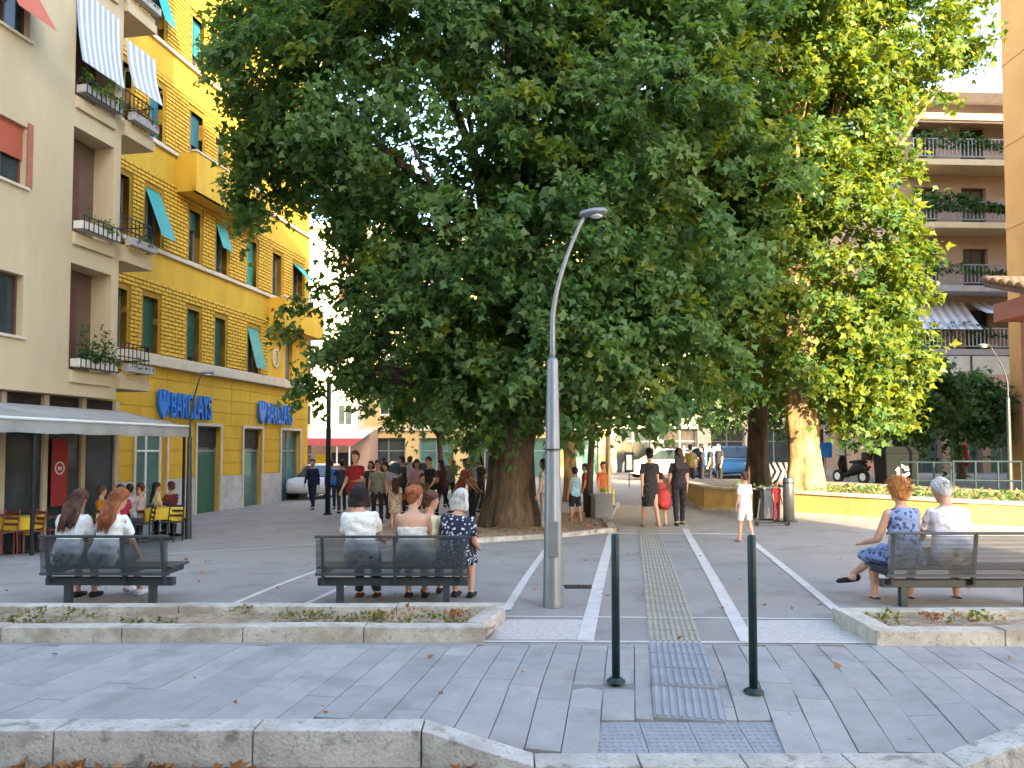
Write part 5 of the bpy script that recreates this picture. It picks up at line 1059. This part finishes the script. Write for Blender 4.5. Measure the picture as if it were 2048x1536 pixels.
# kick scooter at the toddler's feet
p = gp(1545, 1052); e = empty('kick_scooter', p, R(80), "toddler's dark kick scooter lying before the stout grey post", 'kick scooter'); MB().box(-.05, .05, -.28, .28, .05, .075).build('deck', 'darkpole', e, bevel=.008); MB().tube([(0, .3, .06), (0, .24, .55)], .016, 8).build('stem', 'steel', e); MB().tube([(-.14, .24, .55), (.14, .24, .55)], .014, 8).build('handlebar', 'dark', e)
for y in (-.29, .31): MB().tube([(-.015, y, .05), (.015, y, .05)], .05, 14).build('wheel', 'rubber', e)
p = gp(1150, 1048); person('boy in pale blue top and dark shorts standing under the great tree', p, 30, h=1.28, hair=('short', 'black'), top=((.22, .42, .56), 'none'), low=('shorts', (.015, .015, .02)), vox=.018, hips=(6, -8), knees=(4, 10), skin='skin_tan')
std('woman in pale grey standing half hidden behind the grey lamp post', 1088, 17.2, 70, h=1.5, hair=('bob', 'black'), top=((.32, .30, .30), 'short'), low=('trousers', (.25, .22, .22)))
std('person in orange shirt sitting beyond the slim dark tree stem', 1206, 23, 200, sit=.42, hips=(84, 84), knees=(84, 84), h=1.65, hair=('short', 'dark'), top=((.48, .14, .05), 'short'), low=('trousers', (.5, .5, .12)))
std('child in red shirt walking behind the boy in pale blue', 1170, 20.5, 90, h=1.3, hair=('short', 'black'), top=((.34, .06, .05), 'short'), low=('trousers', (.02, .02, .03)))
# group under the great tree
std('man in dark suit and white shirt walking toward the corner', 626, 27.5, 175, h=1.74, hair=('short', 'dark'), top=((.012, .016, .04), 'long'), low=('trousers', (.012, .016, .035)), **WALK)
std('person in blue jacket beside the dark green pole', 664, 27, 20, h=1.66, hair=('short', 'brown'), top=((.03, .17, .50), 'long'), low=('trousers', (.02, .03, .07)))
std('tall man in dark red shirt standing left of the great tree', 712, 18.6, 160, h=1.86, hair=('short', 'brown'), top=((.26, .012, .018), 'short'), low=('shorts', (.22, .09, .05)), girth=1.15, arms=((20, 8, 70), (10, 8, 30)))
p = gp(790, 1062); person('girl with long hair in beige patterned dress standing with back turned', p, 10, h=1.22, hair=('long', 'brown'), top=('beige_print', 'short'), low=('dress', None, .26), vox=.018, hips=(4, -6), knees=(3, 8))
lb = [('grey-green shirted man standing behind the girl in beige', 756, 20.2, 190, 1.62, (.20, .23, .19), 'short', 'trousers', (.02, .02, .02)), ('woman in lilac top standing beside the grey-green shirted man', 776, 21, 150, 1.58, (.45, .36, .46), 'bob', 'trousers', (.02, .015, .02)),
      ('woman in pink top standing behind the auburn-haired woman', 834, 22, 170, 1.60, (.58, .30, .34), 'bob', 'trousers', (.10, .02, .03)), ('man in black shirt standing under the great tree', 862, 20.4, 140, 1.66, (.02, .016, .016), 'short', 'trousers', (.03, .025, .02)),
      ('child in dark olive shirt standing beside the man in black', 845, 19.6, 200, 1.25, (.10, .09, .04), 'short', 'shorts', (.06, .02, .02))]
for l_, px, Y, fc, h_, c_, hs, lo, lc in lb: std(l_, px, Y, fc, h=h_, hair=(hs, 'dark'), top=(c_, 'short'), low=(lo, lc), arms=((random.uniform(-5, 60), 12, random.uniform(20, 90)), (random.uniform(-20, 40), 10, random.uniform(10, 70))), hips=(random.uniform(0, 18), random.uniform(-15, 0)), knees=(4, random.uniform(6, 24)), head=(random.uniform(-40, 40), random.uniform(0, 18)), lean=random.uniform(-2, 8), girth=random.uniform(.95, 1.2))
std('person in rust red shirt leaning forward near the great trunk', 920, 19.5, 250, lean=22, h=1.62, hair=('short', 'black'), top=((.38, .09, .06), 'short'), low=('trousers', (.05, .03, .04)), arms=((40, 8, 30), (50, 8, 20)))
std('person in orange top reaching down near the great trunk', 945, 20.6, 120, lean=18, h=1.58, hair=('bob', 'brown'), top=((.46, .17, .07), 'short'), low=('trousers', (.04, .05, .05)), arms=((50, 8, 30), (40, 8, 20)))
cr = [(684, 25, 30, 1.66, (.05, .05, .07), 'short'), (742, 24, 200, 1.6, (.03, .03, .03), 'bob'), (806, 23.5, 120, 1.7, (.06, .05, .05), 'short'), (884, 22.5, 60, 1.55, (.09, .03, .03), 'long'), (900, 25, 200, 1.65, (.12, .13, .15), 'short'), (962, 23, 300, 1.6, (.05, .035, .03), 'bob'), (820, 26, 10, 1.68, (.35, .33, .32), 'short'), (768, 28, 90, 1.66, (.02, .03, .06), 'short')]
cn = ['person in dark grey standing behind the blue-jacketed person', 'woman in black with bobbed hair behind the man in dark red', 'man in charcoal shirt behind the girl in beige', 'long-haired woman in dark brown behind the man in black', 'person in slate grey among the crowd behind the great trunk', 'woman in dark brown close behind the great trunk', 'man in pale grey shirt at the back of the crowd', 'man in dark navy at the back of the crowd near the grey car']
for l_, (px, Y, fc, h_, c_, hs) in zip(cn, cr): std(l_, px, Y, fc, h=h_, hair=(hs, 'dark'), top=(c_, 'short'), low=(random.choice(('trousers', 'trousers', 'shorts')), (.025, .022, .025)), vox=.022, arms=((random.uniform(-15, 50), 10, random.uniform(10, 90)), (random.uniform(-20, 40), 10, random.uniform(10, 80))), hips=(random.uniform(-5, 22), random.uniform(-18, 4)), knees=(random.uniform(2, 12), random.uniform(6, 26)), head=(random.uniform(-40, 40), random.uniform(-5, 18)), lean=random.uniform(-2, 8), girth=random.uniform(.92, 1.2), group='people standing in the crowd under the great tree')
# far dark-clothed group, man by the scooter, woman in red
for k, (px, Y, c_) in enumerate([(1380, 29, (.14, .12, .03)), (1402, 31, (.02, .018, .03)), (1420, 30, (.02, .02, .02)), (1438, 31.5, (.025, .02, .03)), (1368, 33, (.42, .30, .28))]):
    std(['person in olive top at the near end of the far dark-clothed group', 'person in black standing second in the far dark-clothed group', 'person in black standing in the middle of the far dark-clothed group', 'person in black beside the blue parked car', 'person in pale pink top behind the far dark-clothed group'][k], px, Y, 40 * k, h=1.66, vox=.024, hair=('short', 'black'), top=(c_, 'short'), low=('trousers', (.015, .015, .02)), group='people standing beyond the path')
std('man in white shirt and jeans standing behind the motor scooter', 1756, 28, 30, h=1.72, vox=.022, hair=('short', 'white'), top=((.6, .6, .62), 'short'), low=('jeans', (.06, .07, .12)))
std('woman in dark red dress standing in front of the far shop windows', 1928, 34, 200, h=1.70, vox=.024, hair=('bob', 'dark'), top=((.26, .01, .015), 'short'), low=('dress', None, .4))
# diners
dn = [('diner in orange shirt with raised arm under the cafe awning', 205, 17.4, -40, (.62, .26, .03), 'short', ((60, 10, 80), (20, 8, 40))), ('diner in white and pale blue shirt at the cafe table', 262, 18.6, 30, (.42, .52, .62), 'short', ((30, 10, 60), (60, 10, 70))), ('diner in pink top raising a hand at the cafe table', 243, 17.8, -60, (.60, .30, .32), 'bob', ((30, 8, 60), (80, 10, 60))),
      ('woman in pale yellow top sitting at the yellow-clothed table', 314, 19.2, -50, (.55, .48, .24), 'long', ((20, 8, 60), (20, 8, 60))), ('diner in maroon shirt at the yellow-clothed table', 345, 19.5, 60, (.15, .025, .03), 'short', ((30, 8, 60), (20, 8, 60))), ('diner in red top and green shorts with back to the square', 243, 16.9, 15, (.36, .02, .05), 'bob', ((20, 8, 60), (20, 8, 50))), ('diner in pale pink beside the raised-hand diner', 284, 18.9, 100, (.58, .40, .36), 'short', ((110, 10, 20), (20, 8, 50)))]
for k, (l_, px, Y, fc, c_, hs, ar_) in enumerate(dn): std(l_, px, Y, fc, sit=.46, hips=(84, 84), knees=(84, 84), h=1.66, hair=(hs, 'dark' if k % 2 else 'brown'), top=(c_, 'short'), low=('shorts' if k == 5 else 'trousers', (.05, .26, .10) if k == 5 else (.03, .03, .05)), arms=ar_, vox=.020, group='diners at the cafe terrace')
bpy.context.view_layer.update()
